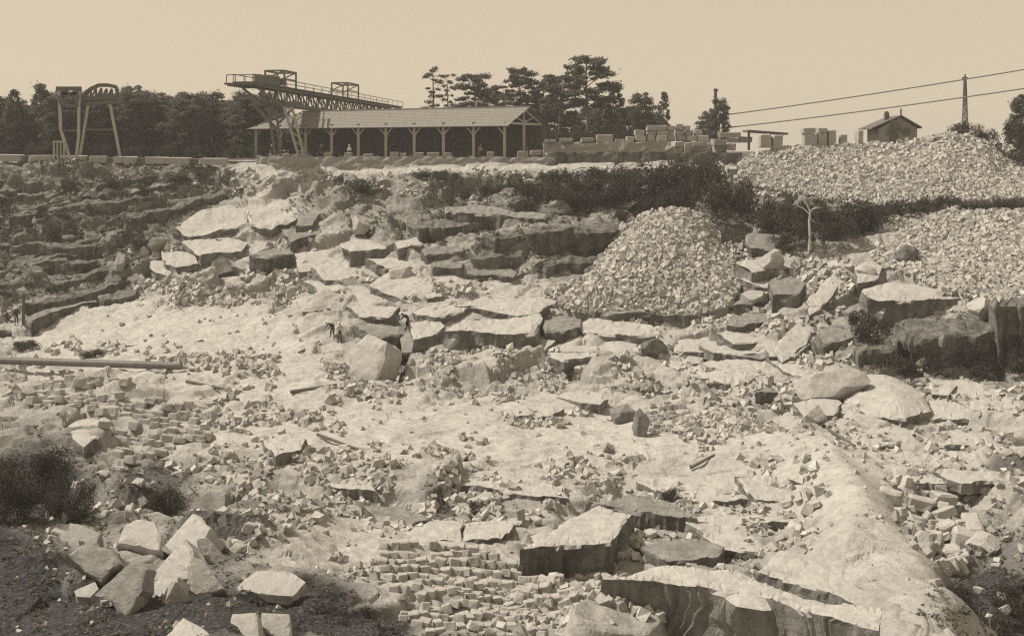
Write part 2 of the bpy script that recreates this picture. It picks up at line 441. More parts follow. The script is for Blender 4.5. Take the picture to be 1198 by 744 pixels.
def gpt(px, py):
    """place on the finished quarry surface seen near a pixel"""
    i = int(np.clip(round((px - gx[0]) / (gx[1] - gx[0])), 0, NX - 1))
    j = int(np.clip(np.searchsorted(gy, py), 0, NR - 1))
    return Vector(P[i, j])
def gpts(px, py):
    i = np.clip(np.round((px - gx[0]) / (gx[1] - gx[0])).astype(int), 0, NX - 1)
    j = np.clip(np.searchsorted(gy, py), 0, NR - 1)
    return P[i, j]

# land on top of the quarry, out to the horizon
PLZ = -1.1
rim = P[:, 0, :]
rows = [rim + np.array([0, -0.4, -0.15]), np.stack([rim[:, 0] * 1.03, rim[:, 1] * 1.03, np.full(NX, PLZ)], -1)]
for k in (1.1, 1.3, 1.8, 3, 5, 9):
    rows.append(np.stack([rim[:, 0] * k * (1 + 0.1 * k ** 0.5), rim[:, 1] * k, np.full(NX, PLZ)], -1))
G = np.stack(rows, 1)[::6]
gi = np.arange(G.shape[0] * G.shape[1]).reshape(G.shape[:2])
gq = np.stack([gi[:-1, :-1], gi[1:, :-1], gi[1:, 1:], gi[:-1, 1:]], -1).reshape(-1, 4)
me = mesh_np('plateau_ground', G.reshape(-1, 3), gq)
M_PLAT = make_plain('plateau_earth', (0.05, 0.047, 0.032), (0.11, 0.10, 0.07), 0.3)
tag(link('plateau_ground', me, mat=M_PLAT), kind='structure')

# ------------------------------------------------------------------ rock pieces
def refine(poly, n_px, jit, seed):
    r = random.Random(seed); out = []
    k = len(poly)
    for i in range(k):
        a = Vector(poly[i]); b = Vector(poly[(i + 1) % k])
        d = (b - a).length
        m = max(1, int(d / n_px))
        for q in range(m):
            t = q / m
            p = a.lerp(b, t)
            if 0 < q:
                nrm = Vector((-(b - a).y, (b - a).x)).normalized()
                o_ = nrm * r.uniform(-jit, jit) * min(1.0, d / 25)
                p = p + Vector((o_.x, o_.y * 0.3))
            out.append((p.x, p.y))
    return out

def prism_mesh(name, poly, p0, n, down, thick, seed, step=5.0, jit=1.6, rough=0.03, edge=0.12, outward=0.0, mat=M_ROCK, roundf=0.0, side=None):
    """rock piece: outline traced on a plane (point p0, normal n), thickness along 'down'; worn edges, uneven faces"""
    n = Vector(n).normalized(); down = Vector(down).normalized()
    ol = refine(poly, step, jit, seed)
    xs = [p[0] for p in ol]; ys = [p[1] for p in ol]
    # interior points
    pts = [Vector((x, y)) for x, y in ol]
    k = len(pts)
    r = random.Random(seed + 5)
    def inside(x, y):
        c = False
        for i in range(k):
            x1, y1 = ol[i]; x2, y2 = ol[i - 1]
            if (y1 > y) != (y2 > y) and x < (x2 - x1) * (y - y1) / (y2 - y1 + 1e-12) + x1: c = not c
        return c
    sx = step * 1.5; sy = step * 0.8
    y = min(ys) + sy * 0.6
    while y < max(ys):
        x = min(xs) + sx * 0.5
        while x < max(xs):
            q = (x + r.uniform(-.3, .3) * sx, y + r.uniform(-.3, .3) * sy)
            if inside(*q):
                pts.append(Vector(q))
            x += sx
        y += sy
    vs, es, fs, *_ = delaunay_2d_cdt(pts, [(i, (i + 1) % k) for i in range(k)], [], 1, 1e-4)
    V = []
    n_np = n
    den = p0.dot(n)
    for v in vs:
        ray = Vector(((v.x - CX) / F, 1.0, -(v.y - HY) / F))
        V.append(ray * (den / ray.dot(n)))
    A = np.array(V)
    cen = A.mean(0)
    size = max(np.ptp(A[:, 0]), np.ptp(A[:, 1]), np.ptp(A[:, 2]))
    bound = set()
    cnt = {}
    for f in fs:
        for i in range(len(f)):
            e = tuple(sorted((f[i], f[i - 1]))); cnt[e] = cnt.get(e, 0) + 1
    bnd_e = [e for e, c in cnt.items() if c == 1]
    for e in bnd_e: bound.update(e)
    bl = list(bound)
    nn = np.array(n); dd = np.array(down)
    A2 = A + nn[None] * (fbm(A / max(0.25, size * 0.22) + seed, 4, 5) * rough * size * 0.6)[:, None]
    isb = np.zeros(len(A), bool); isb[bl] = True
    if roundf:
        # distance to outline gives a domed top
        B = A[bl]
        dm = np.sqrt(((A[:, None, :] - B[None]) ** 2).sum(-1)).min(1)
        w = np.clip(dm / (size * 0.28), 0, 1)
        A2 = A2 - dd[None] * (roundf * size * (np.sin(w * 1.57)))[:, None]
    e_ = edge * thick
    A2[isb] += dd * (e_ * 0.5)
    verts = [tuple(v) for v in A2]
    faces = [tuple(f) for f in fs]
    # skirt
    nl = int(max(4, min(12, thick / 0.3)))
    levels = [(q + 1) / nl for q in range(nl)]; levels[0] *= 0.6
    prev = {i: i for i in bl}
    for li, t in enumerate(levels):
        cur = {}
        B3 = A[bl] + dd * thick * t
        cell = lambda a_, b_, c_, k_: _h(np.floor(B3[:, 0] / a_ + seed), np.floor(B3[:, 2] / b_), np.floor(B3[:, 1] / c_), k_) - 0.5
        bump_ = 1.1 * fbm(B3 / max(0.5, thick * 0.7) + seed, 4, 8) + 0.8 * cell(1.7, 0.9, 2.5, 3) + 0.45 * cell(0.7, 0.45, 0.9, 4)
        for bi, i in enumerate(bl):
            o = A[i] - cen; o = o - dd * o.dot(dd); o = o / (np.linalg.norm(o) + 1e-6)
            q = A[i] + dd * thick * t + o * (e_ * 0.5 + outward * thick * t + bump_[bi] * min(0.055 * size, 0.16 * thick))
            cur[i] = len(verts); verts.append(tuple(q))
        for a, b in bnd_e:
            faces.append((prev[a], prev[b], cur[b], cur[a]))
        prev = cur
    bm = bmesh.new()
    bv = [bm.verts.new(v) for v in verts]
    for f in faces:
        try: bm.faces.new([bv[i] for i in f])
        except ValueError: pass
    # close the underside
    ed = [e for e in bm.edges if len(e.link_faces) == 1]
    try: bmesh.ops.holes_fill(bm, edges=ed, sides=0)
    except Exception: pass
    bmesh.ops.recalc_face_normals(bm, faces=bm.faces)
    me = mesh_bm(name, bm)
    me.materials.append(mat)
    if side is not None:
        # darker streaked material on the sides puts their shade into the colour
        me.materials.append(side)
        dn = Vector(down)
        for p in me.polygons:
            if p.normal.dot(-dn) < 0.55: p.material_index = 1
    return me

def origin_to(o, base=True):
    """put the object's origin at the foot of its mesh"""
    me = o.data
    c = np.empty(len(me.vertices) * 3, np.float32); me.vertices.foreach_get('co', c); c = c.reshape(-1, 3)
    p = np.array([c[:, 0].mean(), c[:, 1].mean(), c[:, 2].min() if base else c[:, 2].mean()], np.float32)
    me.vertices.foreach_set('co', (c - p).ravel()); me.update()
    o.location = Vector(p.tolist())
    return o

sid = [100]
USED = []          # centres and sizes of the slabs already laid
def ledge(poly, face, mat=M_ROCK, roundf=0.0, lift=0.0, name='rock_slab', parent=ground, rough=0.035, jit=1.8, label=None, roll=0.0, step=5.0, side=None):
    """bedrock slab: top outline in the picture plus the height of its front face in pixels"""
    if mat is M_STAIN_SHADE: rough, jit = max(rough, 0.07), max(jit, 3.0)
    sid[0] += 1
    USED.append((sum(p[0] for p in poly) / len(poly), max(p[0] for p in poly) - min(p[0] for p in poly), sum(p[1] for p in poly) / len(poly), max(p[1] for p in poly) - min(p[1] for p in poly) + face))
    yf = max(p[1] for p in poly); yb = min(p[1] for p in poly)
    xf = [p[0] for p in poly if p[1] > yf - (yf - yb) * 0.3]; xf = sum(xf) / len(xf)
    xc = sum(p[0] for p in poly) / len(poly)
    Y0 = float(dist(xf, yf + face)) * 0.995
    p0 = at(xf, yf, Y0)
    Yb = float(dist(xc, yb)) * 0.995
    Yb = max(Yb, Y0 + (yf - yb) * 0.08)
    pb = at(xc, yb, Yb)
    d = pb - p0
    d.x = 0
    slope = max(-0.06, min(d.z / max(d.y, 0.1), 0.55))
    n = Vector((roll, -slope, 1)).normalized()
    th = (face * 1.25 + 4) * Y0 / F + 0.3
    me = prism_mesh(name, poly, p0, n, (0, 0.12, -1), th, sid[0], mat=mat, roundf=roundf, rough=rough, jit=jit, edge=min(0.10, 0.10 / th), step=step, side=side or M_FACE_SHADE if mat is M_ROCK else (M_STAIN_SHADE if mat is M_GREY else None))
    o = link(name, me, parent)
    if label: o['label'] = label
    return o

# middle: the stepped slabs under the worked face
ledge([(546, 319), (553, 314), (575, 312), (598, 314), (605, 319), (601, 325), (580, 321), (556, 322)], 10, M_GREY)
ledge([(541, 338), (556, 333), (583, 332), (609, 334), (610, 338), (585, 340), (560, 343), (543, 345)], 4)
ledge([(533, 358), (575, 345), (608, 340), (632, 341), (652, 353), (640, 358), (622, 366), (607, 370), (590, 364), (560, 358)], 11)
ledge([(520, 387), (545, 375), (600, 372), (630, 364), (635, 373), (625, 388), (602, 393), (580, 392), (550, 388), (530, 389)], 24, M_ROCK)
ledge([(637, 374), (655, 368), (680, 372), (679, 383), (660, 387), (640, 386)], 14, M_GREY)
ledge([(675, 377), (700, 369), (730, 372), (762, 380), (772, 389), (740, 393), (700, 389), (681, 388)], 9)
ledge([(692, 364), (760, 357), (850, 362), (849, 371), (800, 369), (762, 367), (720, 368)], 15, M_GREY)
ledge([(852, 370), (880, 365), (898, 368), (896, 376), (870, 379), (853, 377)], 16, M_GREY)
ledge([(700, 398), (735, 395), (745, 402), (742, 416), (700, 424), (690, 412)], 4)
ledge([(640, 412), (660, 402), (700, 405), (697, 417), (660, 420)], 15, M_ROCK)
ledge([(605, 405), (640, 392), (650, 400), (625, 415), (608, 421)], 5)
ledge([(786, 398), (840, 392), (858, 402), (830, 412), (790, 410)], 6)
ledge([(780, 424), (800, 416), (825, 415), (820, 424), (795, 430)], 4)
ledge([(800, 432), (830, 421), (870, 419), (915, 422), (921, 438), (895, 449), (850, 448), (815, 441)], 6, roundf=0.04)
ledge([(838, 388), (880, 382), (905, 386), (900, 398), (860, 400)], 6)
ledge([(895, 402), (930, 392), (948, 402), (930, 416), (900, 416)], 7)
# left of the middle: slabs split by long cracks
ledge([(432, 335), (445, 322), (470, 312), (500, 330), (492, 344), (480, 353), (455, 345)], 6)
ledge([(482, 364), (520, 351), (560, 352), (537, 365), (510, 371), (488, 368)], 7)
ledge([(485, 333), (510, 322), (536, 331), (531, 344), (500, 349)], 6)
ledge([(398, 340), (420, 330), (446, 345), (470, 357), (455, 372), (420, 368), (400, 355)], 6)
ledge([(340, 352), (375, 342), (398, 346), (390, 362), (355, 364)], 5)
ledge([(480, 378), (512, 372), (520, 382), (505, 394), (484, 396)], 5)
ledge([(365, 312), (400, 302), (430, 306), (425, 322), (380, 328)], 6)
ledge([(292, 299), (310, 292), (340, 290), (344, 297), (320, 299)], 23, M_GREY)
ledge([(345, 296), (395, 290), (394, 304), (376, 316), (350, 318)], 4)
ledge([(398, 284), (425, 278), (450, 280), (452, 290), (410, 294)], 14)
ledge([(462, 283), (490, 276), (494, 285), (466, 290)], 18)
ledge([(205, 266), (238, 246), (268, 240), (292, 248), (286, 262), (250, 272), (222, 276)], 10, rough=0.06, jit=3)
ledge([(292, 246), (320, 240), (350, 244), (345, 258), (318, 266), (294, 262)], 9, rough=0.06, jit=3)
ledge([(350, 246), (374, 249), (366, 262), (346, 264)], 12, M_GREY, rough=0.05)
ledge([(330, 268), (372, 262), (376, 272), (340, 282)], 10, M_GREY)
ledge([(215, 282), (262, 276), (290, 282), (282, 294), (235, 298)], 16, M_ROCK)
ledge([(172, 303), (190, 300), (203, 316), (198, 322), (182, 318)], 8)
ledge([(188, 290), (225, 296), (232, 308), (205, 312), (190, 304)], 12)
ledge([(244, 302), (258, 297), (272, 303), (276, 312), (255, 312)], 12, M_GREY)
# thin benches along the foot of the left wall
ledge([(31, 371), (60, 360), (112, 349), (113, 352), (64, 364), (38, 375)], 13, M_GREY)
ledge([(28, 355), (70, 346), (110, 337), (158, 322), (160, 326), (112, 341), (72, 350)], 10, M_STAIN_SHADE)
ledge([(116, 345), (150, 338), (160, 341), (158, 346), (122, 351)], 9, M_STAIN_SHADE)
ledge([(60, 327), (100, 318), (140, 306), (142, 310), (104, 322), (66, 331)], 10, M_STAIN_SHADE)
ledge([(0, 315), (60, 308), (62, 311), (0, 319)], 14, M_STAIN_SHADE)
ledge([(-60, 345), (10, 337), (12, 341), (-60, 350)], 20, M_STAIN_SHADE)
ledge([(140, 253), (200, 238), (262, 222), (264, 226), (205, 243), (145, 258)], 11, M_STAIN_SHADE)
ledge([(150, 285), (176, 280), (180, 284), (156, 290)], 14, M_STAIN_SHADE)
ledge([(0, 280), (60, 285), (110, 282), (112, 286), (60, 290), (0, 285)], 12, M_STAIN_SHADE)
# the dark worked face in the middle
ledge([(618, 268), (650, 262), (700, 261), (722, 257), (728, 262), (712, 269), (660, 270), (622, 271)], 29, M_STAIN_SHADE)
ledge([(566, 275), (590, 266), (618, 267), (616, 272), (580, 279)], 30, M_STAIN_SHADE)
ledge([(635, 308), (660, 300), (719, 297), (716, 303), (662, 307), (640, 312)], 22, M_STAIN_SHADE)
ledge([(640, 322), (660, 318), (692, 322), (688, 331), (668, 343), (652, 334)], 5, M_GREY)
ledge([(495, 291), (520, 287), (542, 289), (541, 293), (500, 297)], 11, M_GREY)
ledge([(505, 307), (520, 304), (542, 308), (540, 313), (508, 312)], 12, M_GREY)
ledge([(508, 323), (530, 321), (545, 328), (540, 333), (510, 329)], 5)
ledge([(548, 296), (585, 292), (612, 294), (610, 299), (552, 302)], 16, M_STAIN_SHADE)
ledge([(480, 262), (530, 255), (570, 258), (565, 263), (490, 268)], 14, M_STAIN_SHADE)
ledge([(520, 243), (560, 240), (600, 246), (640, 250), (636, 254), (590, 252), (525, 248)], 9, M_GREY)
ledge([(545, 304), (570, 302), (612, 304), (608, 309), (552, 310)], 6, M_GREY)
# right: benches, the dark overhung face and the slabs below it
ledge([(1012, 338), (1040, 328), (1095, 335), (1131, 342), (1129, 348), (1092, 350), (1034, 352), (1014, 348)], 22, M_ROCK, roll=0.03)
ledge([(1046, 377), (1085, 369), (1118, 373), (1160, 366), (1178, 370), (1176, 382), (1140, 388), (1105, 393), (1068, 390)], 45, M_STAIN_SHADE)
ledge([(1162, 350), (1200, 345), (1260, 346), (1262, 352), (1200, 355), (1166, 356)], 84, M_STAIN_SHADE)
ledge([(1000, 400), (1040, 390), (1058, 396), (1040, 408), (1005, 412)], 26, M_STAIN_SHADE)
ledge([(955, 388), (985, 376), (1006, 380), (1000, 394), (965, 402)], 12, M_GREY)
ledge([(860, 306), (900, 296), (930, 300), (925, 312), (880, 318)], 16, M_ROCK)
ledge([(872, 274), (905, 266), (918, 276), (905, 290), (878, 290)], 14, M_GREY)
ledge([(900, 330), (925, 322), (945, 328), (935, 342), (905, 344)], 12, M_GREY)
ledge([(1000, 312), (1018, 304), (1032, 312), (1028, 324), (1004, 328)], 8, M_ROCK)
ledge([(945, 350), (975, 318), (1000, 288), (1012, 292), (990, 326), (960, 362), (948, 366)], 6, M_ROCK)
ledge([(905, 410), (935, 372), (950, 362), (958, 372), (938, 404), (915, 424)], 6, M_ROCK)
ledge([(985, 448), (1010, 438), (1050, 440), (1082, 462), (1090, 482), (1060, 490), (1015, 484), (990, 468)], 4, roundf=0.05)
ledge([(1086, 445), (1112, 441), (1120, 452), (1110, 464), (1090, 462)], 5)
ledge([(1120, 470), (1160, 462), (1198, 468), (1195, 480), (1150, 484)], 6)
ledge([(930, 470), (965, 462), (985, 470), (975, 484), (940, 486)], 6)
ledge([(1000, 505), (1050, 498), (1070, 508), (1050, 520), (1008, 520)], 4)
ledge([(1095, 505), (1140, 498), (1160, 508), (1140, 520), (1100, 520)], 6)
# lower middle
ledge([(608, 641), (640, 626), (662, 608), (700, 590), (739, 600), (727, 618), (714, 632), (690, 634), (650, 637)], 27, M_ROCK, rough=0.025, side=M_STAIN_SHADE)
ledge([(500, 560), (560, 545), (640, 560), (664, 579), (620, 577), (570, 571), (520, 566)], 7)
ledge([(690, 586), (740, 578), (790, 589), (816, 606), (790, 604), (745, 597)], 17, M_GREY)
ledge([(704, 677), (770, 662), (860, 668), (940, 698), (1032, 716), (1028, 737), (960, 717), (895, 699), (830, 686), (770, 678)], 62, M_ROCK, rough=0.03, side=M_FACE_SHADE)
ledge([(885, 668), (915, 642), (960, 648), (1012, 678), (1022, 700), (1000, 704), (950, 684)], 10)
ledge([(800, 605), (840, 598), (912, 603), (916, 612), (870, 615), (838, 612)], 8)
ledge([(838, 736), (858, 730), (885, 733), (900, 744), (860, 752), (840, 746)], 12, roundf=0.04)
ledge([(750, 640), (800, 628), (850, 634), (840, 650), (780, 656)], 6, M_GREY)
ledge([(620, 626), (660, 616), (705, 612), (700, 619), (650, 628), (628, 632)], 6, M_ROCK)
ledge([(1032, 712), (1046, 690), (1085, 705), (1120, 744), (1100, 770), (1050, 770)], 20, M_ROCK)
ledge([(308, 515), (335, 505), (358, 510), (352, 526), (322, 534)], 12, M_ROCK)
ledge([(655, 462), (690, 452), (712, 466), (702, 472), (680, 470)], 6)
ledge([(585, 478), (640, 470), (660, 478), (640, 486), (595, 486)], 2)
ledge([(80, 498), (100, 486), (118, 492), (115, 512), (98, 522), (85, 515)], 6)
ledge([(938, 520), (962, 524), (1008, 585), (1036, 640), (1012, 642), (974, 592)], 5, rough=0.03)
ledge([(1016, 600), (1034, 604), (1072, 662), (1104, 704), (1086, 708), (1048, 664)], 5, rough=0.03)
# fractured sheets of bedrock: low slabs side by side with open joints
fr = random.Random(12)
def sheet(x0, x1, y0, y1, w, h, fill, lean=0.0, inside=None, mats=(M_ROCK, M_ROCK, M_GREY), fmin=2.5, fmax=6.0):
    nx, ny = int((x1 - x0) / w), int((y1 - y0) / h)
    g_ = {(i, j): (x0 + (i + fr.uniform(-.3, .3) + 0.5 * (j % 2)) * w + lean * j * h, y0 + (j + fr.uniform(-.28, .28)) * h) for i in range(nx + 1) for j in range(ny + 1)}
    for i in range(nx):
        for j in range(ny):
            if fr.random() > fill: continue
            q = [g_[(i, j)], g_[(i + 1, j)], g_[(i + 1, j + 1)], g_[(i, j + 1)]]
            cx_ = sum(p[0] for p in q) / 4; cy_ = sum(p[1] for p in q) / 4
            if inside and not inside(cx_, cy_): continue
            if any(abs(cx_ - a) < 0.42 * b and abs(cy_ - c) < 0.42 * d for a, b, c, d in USED): continue
            sh_ = fr.uniform(.90, .98)
            ledge([(cx_ + (a - cx_) * sh_, cy_ + (b - cy_) * sh_) for a, b in q], fr.uniform(fmin, fmax), fr.choice(mats), rough=0.04, jit=2.2, roll=fr.uniform(-.06, .06))
heapzone = lambda x, y: x > 645 and x < 880 and y < 372
sheet(395, 560, 300, 395, 42, 13, 0.62, 0.3)
sheet(500, 900, 340, 425, 52, 15, 0.5, 0.1, lambda x, y: not heapzone(x, y))
sheet(860, 1040, 320, 470, 44, 17, 0.55, -0.4)
sheet(960, 1198, 440, 565, 88, 25, 0.7, 0.3, mats=(M_ROCK,), fmin=2, fmax=4.5)
sheet(740, 1000, 555, 690, 104, 30, 0.75, 0.5, mats=(M_ROCK,), fmin=2, fmax=5)
sheet(480, 740, 530, 610, 95, 26, 0.5, 0.2, mats=(M_ROCK,), fmin=1.5, fmax=4)
sheet(300, 420, 270, 345, 42, 15, 0.5, 0.2)
sheet(300, 560, 520, 640, 52, 18, 0.22, 0.2)
# banded ledges of the old left wall
for j in range(21):
    y = 208 + j * 8.3
    x = -70 + fr.uniform(0, 60)
    while True:
        L = fr.choice((26, 40, 60, 95, 120)) * fr.uniform(.8, 1.25)
        ymid = y - 0.13 * (x + L / 2) + 8 + fr.uniform(-6, 6)
        lim = 285 - max(0, (ymid - 225)) * 1.62
        if x + L > lim: break
        if ymid > 204 and fr.random() < 0.66:
            t_ = fr.uniform(1.0, 2.6); d_ = fr.uniform(-.20, -.06) * L
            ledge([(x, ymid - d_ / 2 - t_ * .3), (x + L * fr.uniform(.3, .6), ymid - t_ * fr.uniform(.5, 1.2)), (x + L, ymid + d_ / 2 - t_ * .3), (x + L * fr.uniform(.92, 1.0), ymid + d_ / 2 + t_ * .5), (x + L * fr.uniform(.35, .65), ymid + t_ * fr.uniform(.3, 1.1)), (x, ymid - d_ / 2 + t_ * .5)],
                  fr.uniform(3, 9), fr.choice((M_STAIN_SHADE, M_STAIN_SHADE, M_STAIN_SHADE, M_GREY)), step=5, rough=0.09, roll=fr.uniform(-.12, .12))
        x += L * fr.uniform(0.8, 1.15)
# ------------------------------------------------------------------ loose stones
def unit_stone(seed, jit=0.2):
    r = np.random.default_rng(seed)
    v = np.array([(x, y, z) for x in (-.5, .5) for y in (-.5, .5) for z in (-.5, .5)], float)
    v += r.uniform(-jit, jit, v.shape)
    f = np.array([(0, 1, 3, 2), (4, 6, 7, 5), (0, 4, 5, 1), (2, 3, 7, 6), (0, 2, 6, 4), (1, 5, 7, 3)])
    return v, f

def rough_stone_mesh(name, seed, jit=0.17, bev=0.12, mat=M_STONE):
    v, f = unit_stone(seed, jit)
    bm = bmesh.new()
    bv = [bm.verts.new(p) for p in v]
    for q in f: bm.faces.new([bv[i] for i in q])
    bmesh.ops.recalc_face_normals(bm, faces=bm.faces)
    bmesh.ops.bevel(bm, geom=list(bm.edges), offset=bev, segments=1, affect='EDGES', clamp_overlap=True)
    r = random.Random(seed)
    for w in bm.verts:
        w.co += Vector((r.uniform(-.02, .02), r.uniform(-.02, .02), r.uniform(-.02, .02)))
    me = mesh_bm(name, bm)
    me.materials.append(mat)
    return me

def rand_rot(n, r):
    q = r.normal(size=(n, 4)); q /= np.linalg.norm(q, axis=1)[:, None]
    w, x, y, z = q.T
    return np.stack([np.stack([1 - 2 * (y * y + z * z), 2 * (x * y - z * w), 2 * (x * z + y * w)], -1),
                     np.stack([2 * (x * y + z * w), 1 - 2 * (x * x + z * z), 2 * (y * z - x * w)], -1),
                     np.stack([2 * (x * z - y * w), 2 * (y * z + x * w), 1 - 2 * (x * x + y * y)], -1)], 1)

STV = [unit_stone(900 + i, 0.2) for i in range(24)]
def stones_mesh(name, pos, size, r, mat):
    n = len(pos)
    Rm = rand_rot(n, r)
    asp = r.uniform(0.65, 1.3, (n, 3)) * size[:, None]
    base = np.stack([v for v, _ in STV])[r.integers(0, len(STV), n)]
    V = np.einsum('nij,nkj->nki', Rm, base * asp[:, None, :]) + pos[:, None, :]
    Fq = STV[0][1][None] + (np.arange(n) * 8)[:, None, None]
    me = mesh_np(name, V.reshape(-1, 3), Fq.reshape(-1, 4))
    me.materials.append(mat)
    return me

# patches of rubble on the floor: centre, radii, number, smallest and largest size (picture pixels)
RUB = [(590, 440, 75, 26, 460, 3.5, 7), (540, 420, 35, 16, 120, 4, 7), (655, 420, 40, 16, 90, 4, 8), (640, 490, 55, 16, 130, 5, 8), (690, 555, 52, 26, 260, 5, 10),
       (800, 440, 85, 22, 420, 4, 8), (880, 480, 60, 36, 460, 5, 8.5), (830, 500, 45, 25, 160, 5, 8), (720, 430, 40, 16, 140, 5, 8), (905, 580, 50, 34, 190, 6, 11),
       (1120, 465, 80, 22, 300, 5, 9), (1120, 520, 80, 22, 210, 4, 8), (1010, 520, 60, 20, 60, 4, 7), (1120, 555, 80, 20, 190, 4, 10), (1092, 618, 42, 32, 170, 6, 16), (1160, 600, 50, 26, 70, 4, 9),
       (1120, 680, 50, 30, 50, 6, 13), (1095, 600, 45, 30, 60, 12, 26), (440, 458, 50, 14, 180, 4, 8), (395, 432, 90, 9, 140, 4, 7), (350, 430, 60, 12, 110, 4, 7), (240, 425, 60, 16, 160, 4, 7), (130, 408, 70, 8, 120, 3.5, 6.5),
       (40, 470, 60, 24, 80, 5, 10), (290, 480, 60, 30, 240, 4, 9), (370, 490, 60, 18, 130, 4, 8), (400, 545, 70, 24, 220, 4, 9), (520, 525, 40, 20, 150, 5, 9),
       (400, 590, 80, 40, 360, 4, 10), (300, 560, 50, 40, 300, 5, 11), (230, 545, 50, 20, 70, 5, 10), (560, 590, 60, 26, 420, 6, 12), (480, 590, 50, 30, 230, 5, 10), (300, 620, 40, 30, 180, 6, 12),
       (720, 635, 42, 28, 160, 7, 14), (640, 585, 40, 12, 70, 6, 10), (800, 580, 40, 14, 110, 6, 11), (850, 625, 80, 28, 110, 4, 8), (680, 690, 60, 40, 260, 7, 13), (900, 650, 60, 25, 120, 5, 10), (650, 740, 60, 25, 110, 8, 14), (740, 745, 60, 35, 230, 6, 13),
       (215, 338, 55, 10, 230, 4, 8), (240, 350, 80, 8, 160, 3.5, 6), (310, 335, 50, 14, 150, 4, 8), (190, 310, 30, 22, 90, 4, 9), (330, 285, 45, 12, 100, 4, 8), (380, 330, 60, 12, 90, 4, 8), (500, 345, 60, 14, 110, 4, 7),
       (900, 340, 60, 30, 240, 4, 9), (960, 330, 45, 40, 240, 4, 9), (900, 385, 40, 14, 90, 4, 8), (975, 420, 60, 30, 190, 4, 9), (870, 300, 50, 22, 160, 4, 8), (1070, 435, 80, 10, 90, 5, 9),
       (460, 225, 160, 10, 160, 3, 5), (350, 210, 90, 10, 170, 3, 5.5), (140, 215, 140, 16, 60, 3, 5), (620, 204, 220, 4, 260, 2.5, 5), (850, 200, 40, 12, 120, 4, 9),
       (90, 640, 60, 25, 30, 6, 12), (760, 374, 110, 7, 260, 3, 7), (660, 355, 30, 12, 90, 3, 7), (880, 345, 30, 20, 120, 3, 8), (1010, 290, 30, 18, 150, 3, 7), (1080, 340, 60, 10, 130, 3, 8), (900, 226, 40, 6, 100, 2.5, 5), (130, 590, 60, 30, 130, 5, 11), (390, 670, 50, 15, 60, 5, 9), (200, 710, 180, 40, 80, 3, 6), (60, 700, 80, 50, 60, 3, 6), (20, 430, 60, 8, 60, 4, 7),
       (560, 480, 520, 90, 380, 2.2, 4.5), (600, 600, 600, 120, 700, 2.2, 5), (560, 380, 480, 60, 500, 2.2, 4.5), (1000, 480, 200, 80, 300, 2.5, 5)]
r = np.random.default_rng(21)
ax, ay, asz = [], [], []
for (x, y, rx, ry, n, s0, s1) in RUB:
    a = r.uniform(0, 2 * np.pi, n); q = np.sqrt(r.uniform(0, 1, n)) * (1 + 0.25 * r.normal(size=n))
    ax.append(x + rx * q * np.cos(a)); ay.append(y + ry * q * np.sin(a))
    asz.append(s0 + (s1 - s0) * r.power(0.6, n))
ax, ay, asz = np.concatenate(ax), np.concatenate(ay), np.concatenate(asz)
# break the patches up so they are uneven
keep = fbm(np.stack([ax / 26, ay / 14, ax * 0], -1), 3, 77) > -0.12 - 0.1 * r.random(len(ax))
keep &= (ay > 190) & (ay < 900)
ax, ay, asz = ax[keep], ay[keep], asz[keep]
ppos = gpts(ax, ay)
wsz = asz * ppos[:, 1] / F
ppos = ppos + np.stack([0 * wsz, 0 * wsz, wsz * 0.18], -1)
order = np.argsort(-asz * ((ax > 0) & (ax < 1198) & (ay < 744)))
big_i, rest_i = order[:290], order[290:]
me = stones_mesh('scattered_rubble', ppos[rest_i], wsz[rest_i], r, M_STONE)
tag(link('scattered_rubble', me), 'small broken granite rubble scattered all over the quarry floor', 'rubble', kind='stuff')
STM = [rough_stone_mesh('rubble_stone', 300 + i) for i in range(14)]
rr = random.Random(5)
for i in big_i:
    o = link('rubble_stone', STM[rr.randrange(14)])
    o.location = Vector(ppos[i].tolist()) + Vector((0, 0, 0.1 * wsz[i]))
    o.rotation_euler = (rr.uniform(-.5, .5), rr.uniform(-.5, .5), rr.uniform(0, 6.3))
    s_ = float(wsz[i])
    o.scale = (s_ * rr.uniform(.8, 1.3), s_ * rr.uniform(.7, 1.1), s_ * rr.uniform(.6, 1.0))
    if ax[i] > 960:
        tag(o, 'rough granite rubble stone lying by the dark pit at the right', 'stone', 'rubble stones by the right-hand pit')
    elif ax[i] > 640:
        tag(o, 'rough granite rubble stone lying on the lower middle slabs', 'stone', 'rubble stones on the lower middle slabs')
    elif ax[i] > 340:
        tag(o, 'rough granite rubble stone in the litter below the sandy floor', 'stone', 'rubble stones below the sandy floor')
    else:
        tag(o, 'rough granite rubble stone lying at the lower left', 'stone', 'rubble stones at the lower left')

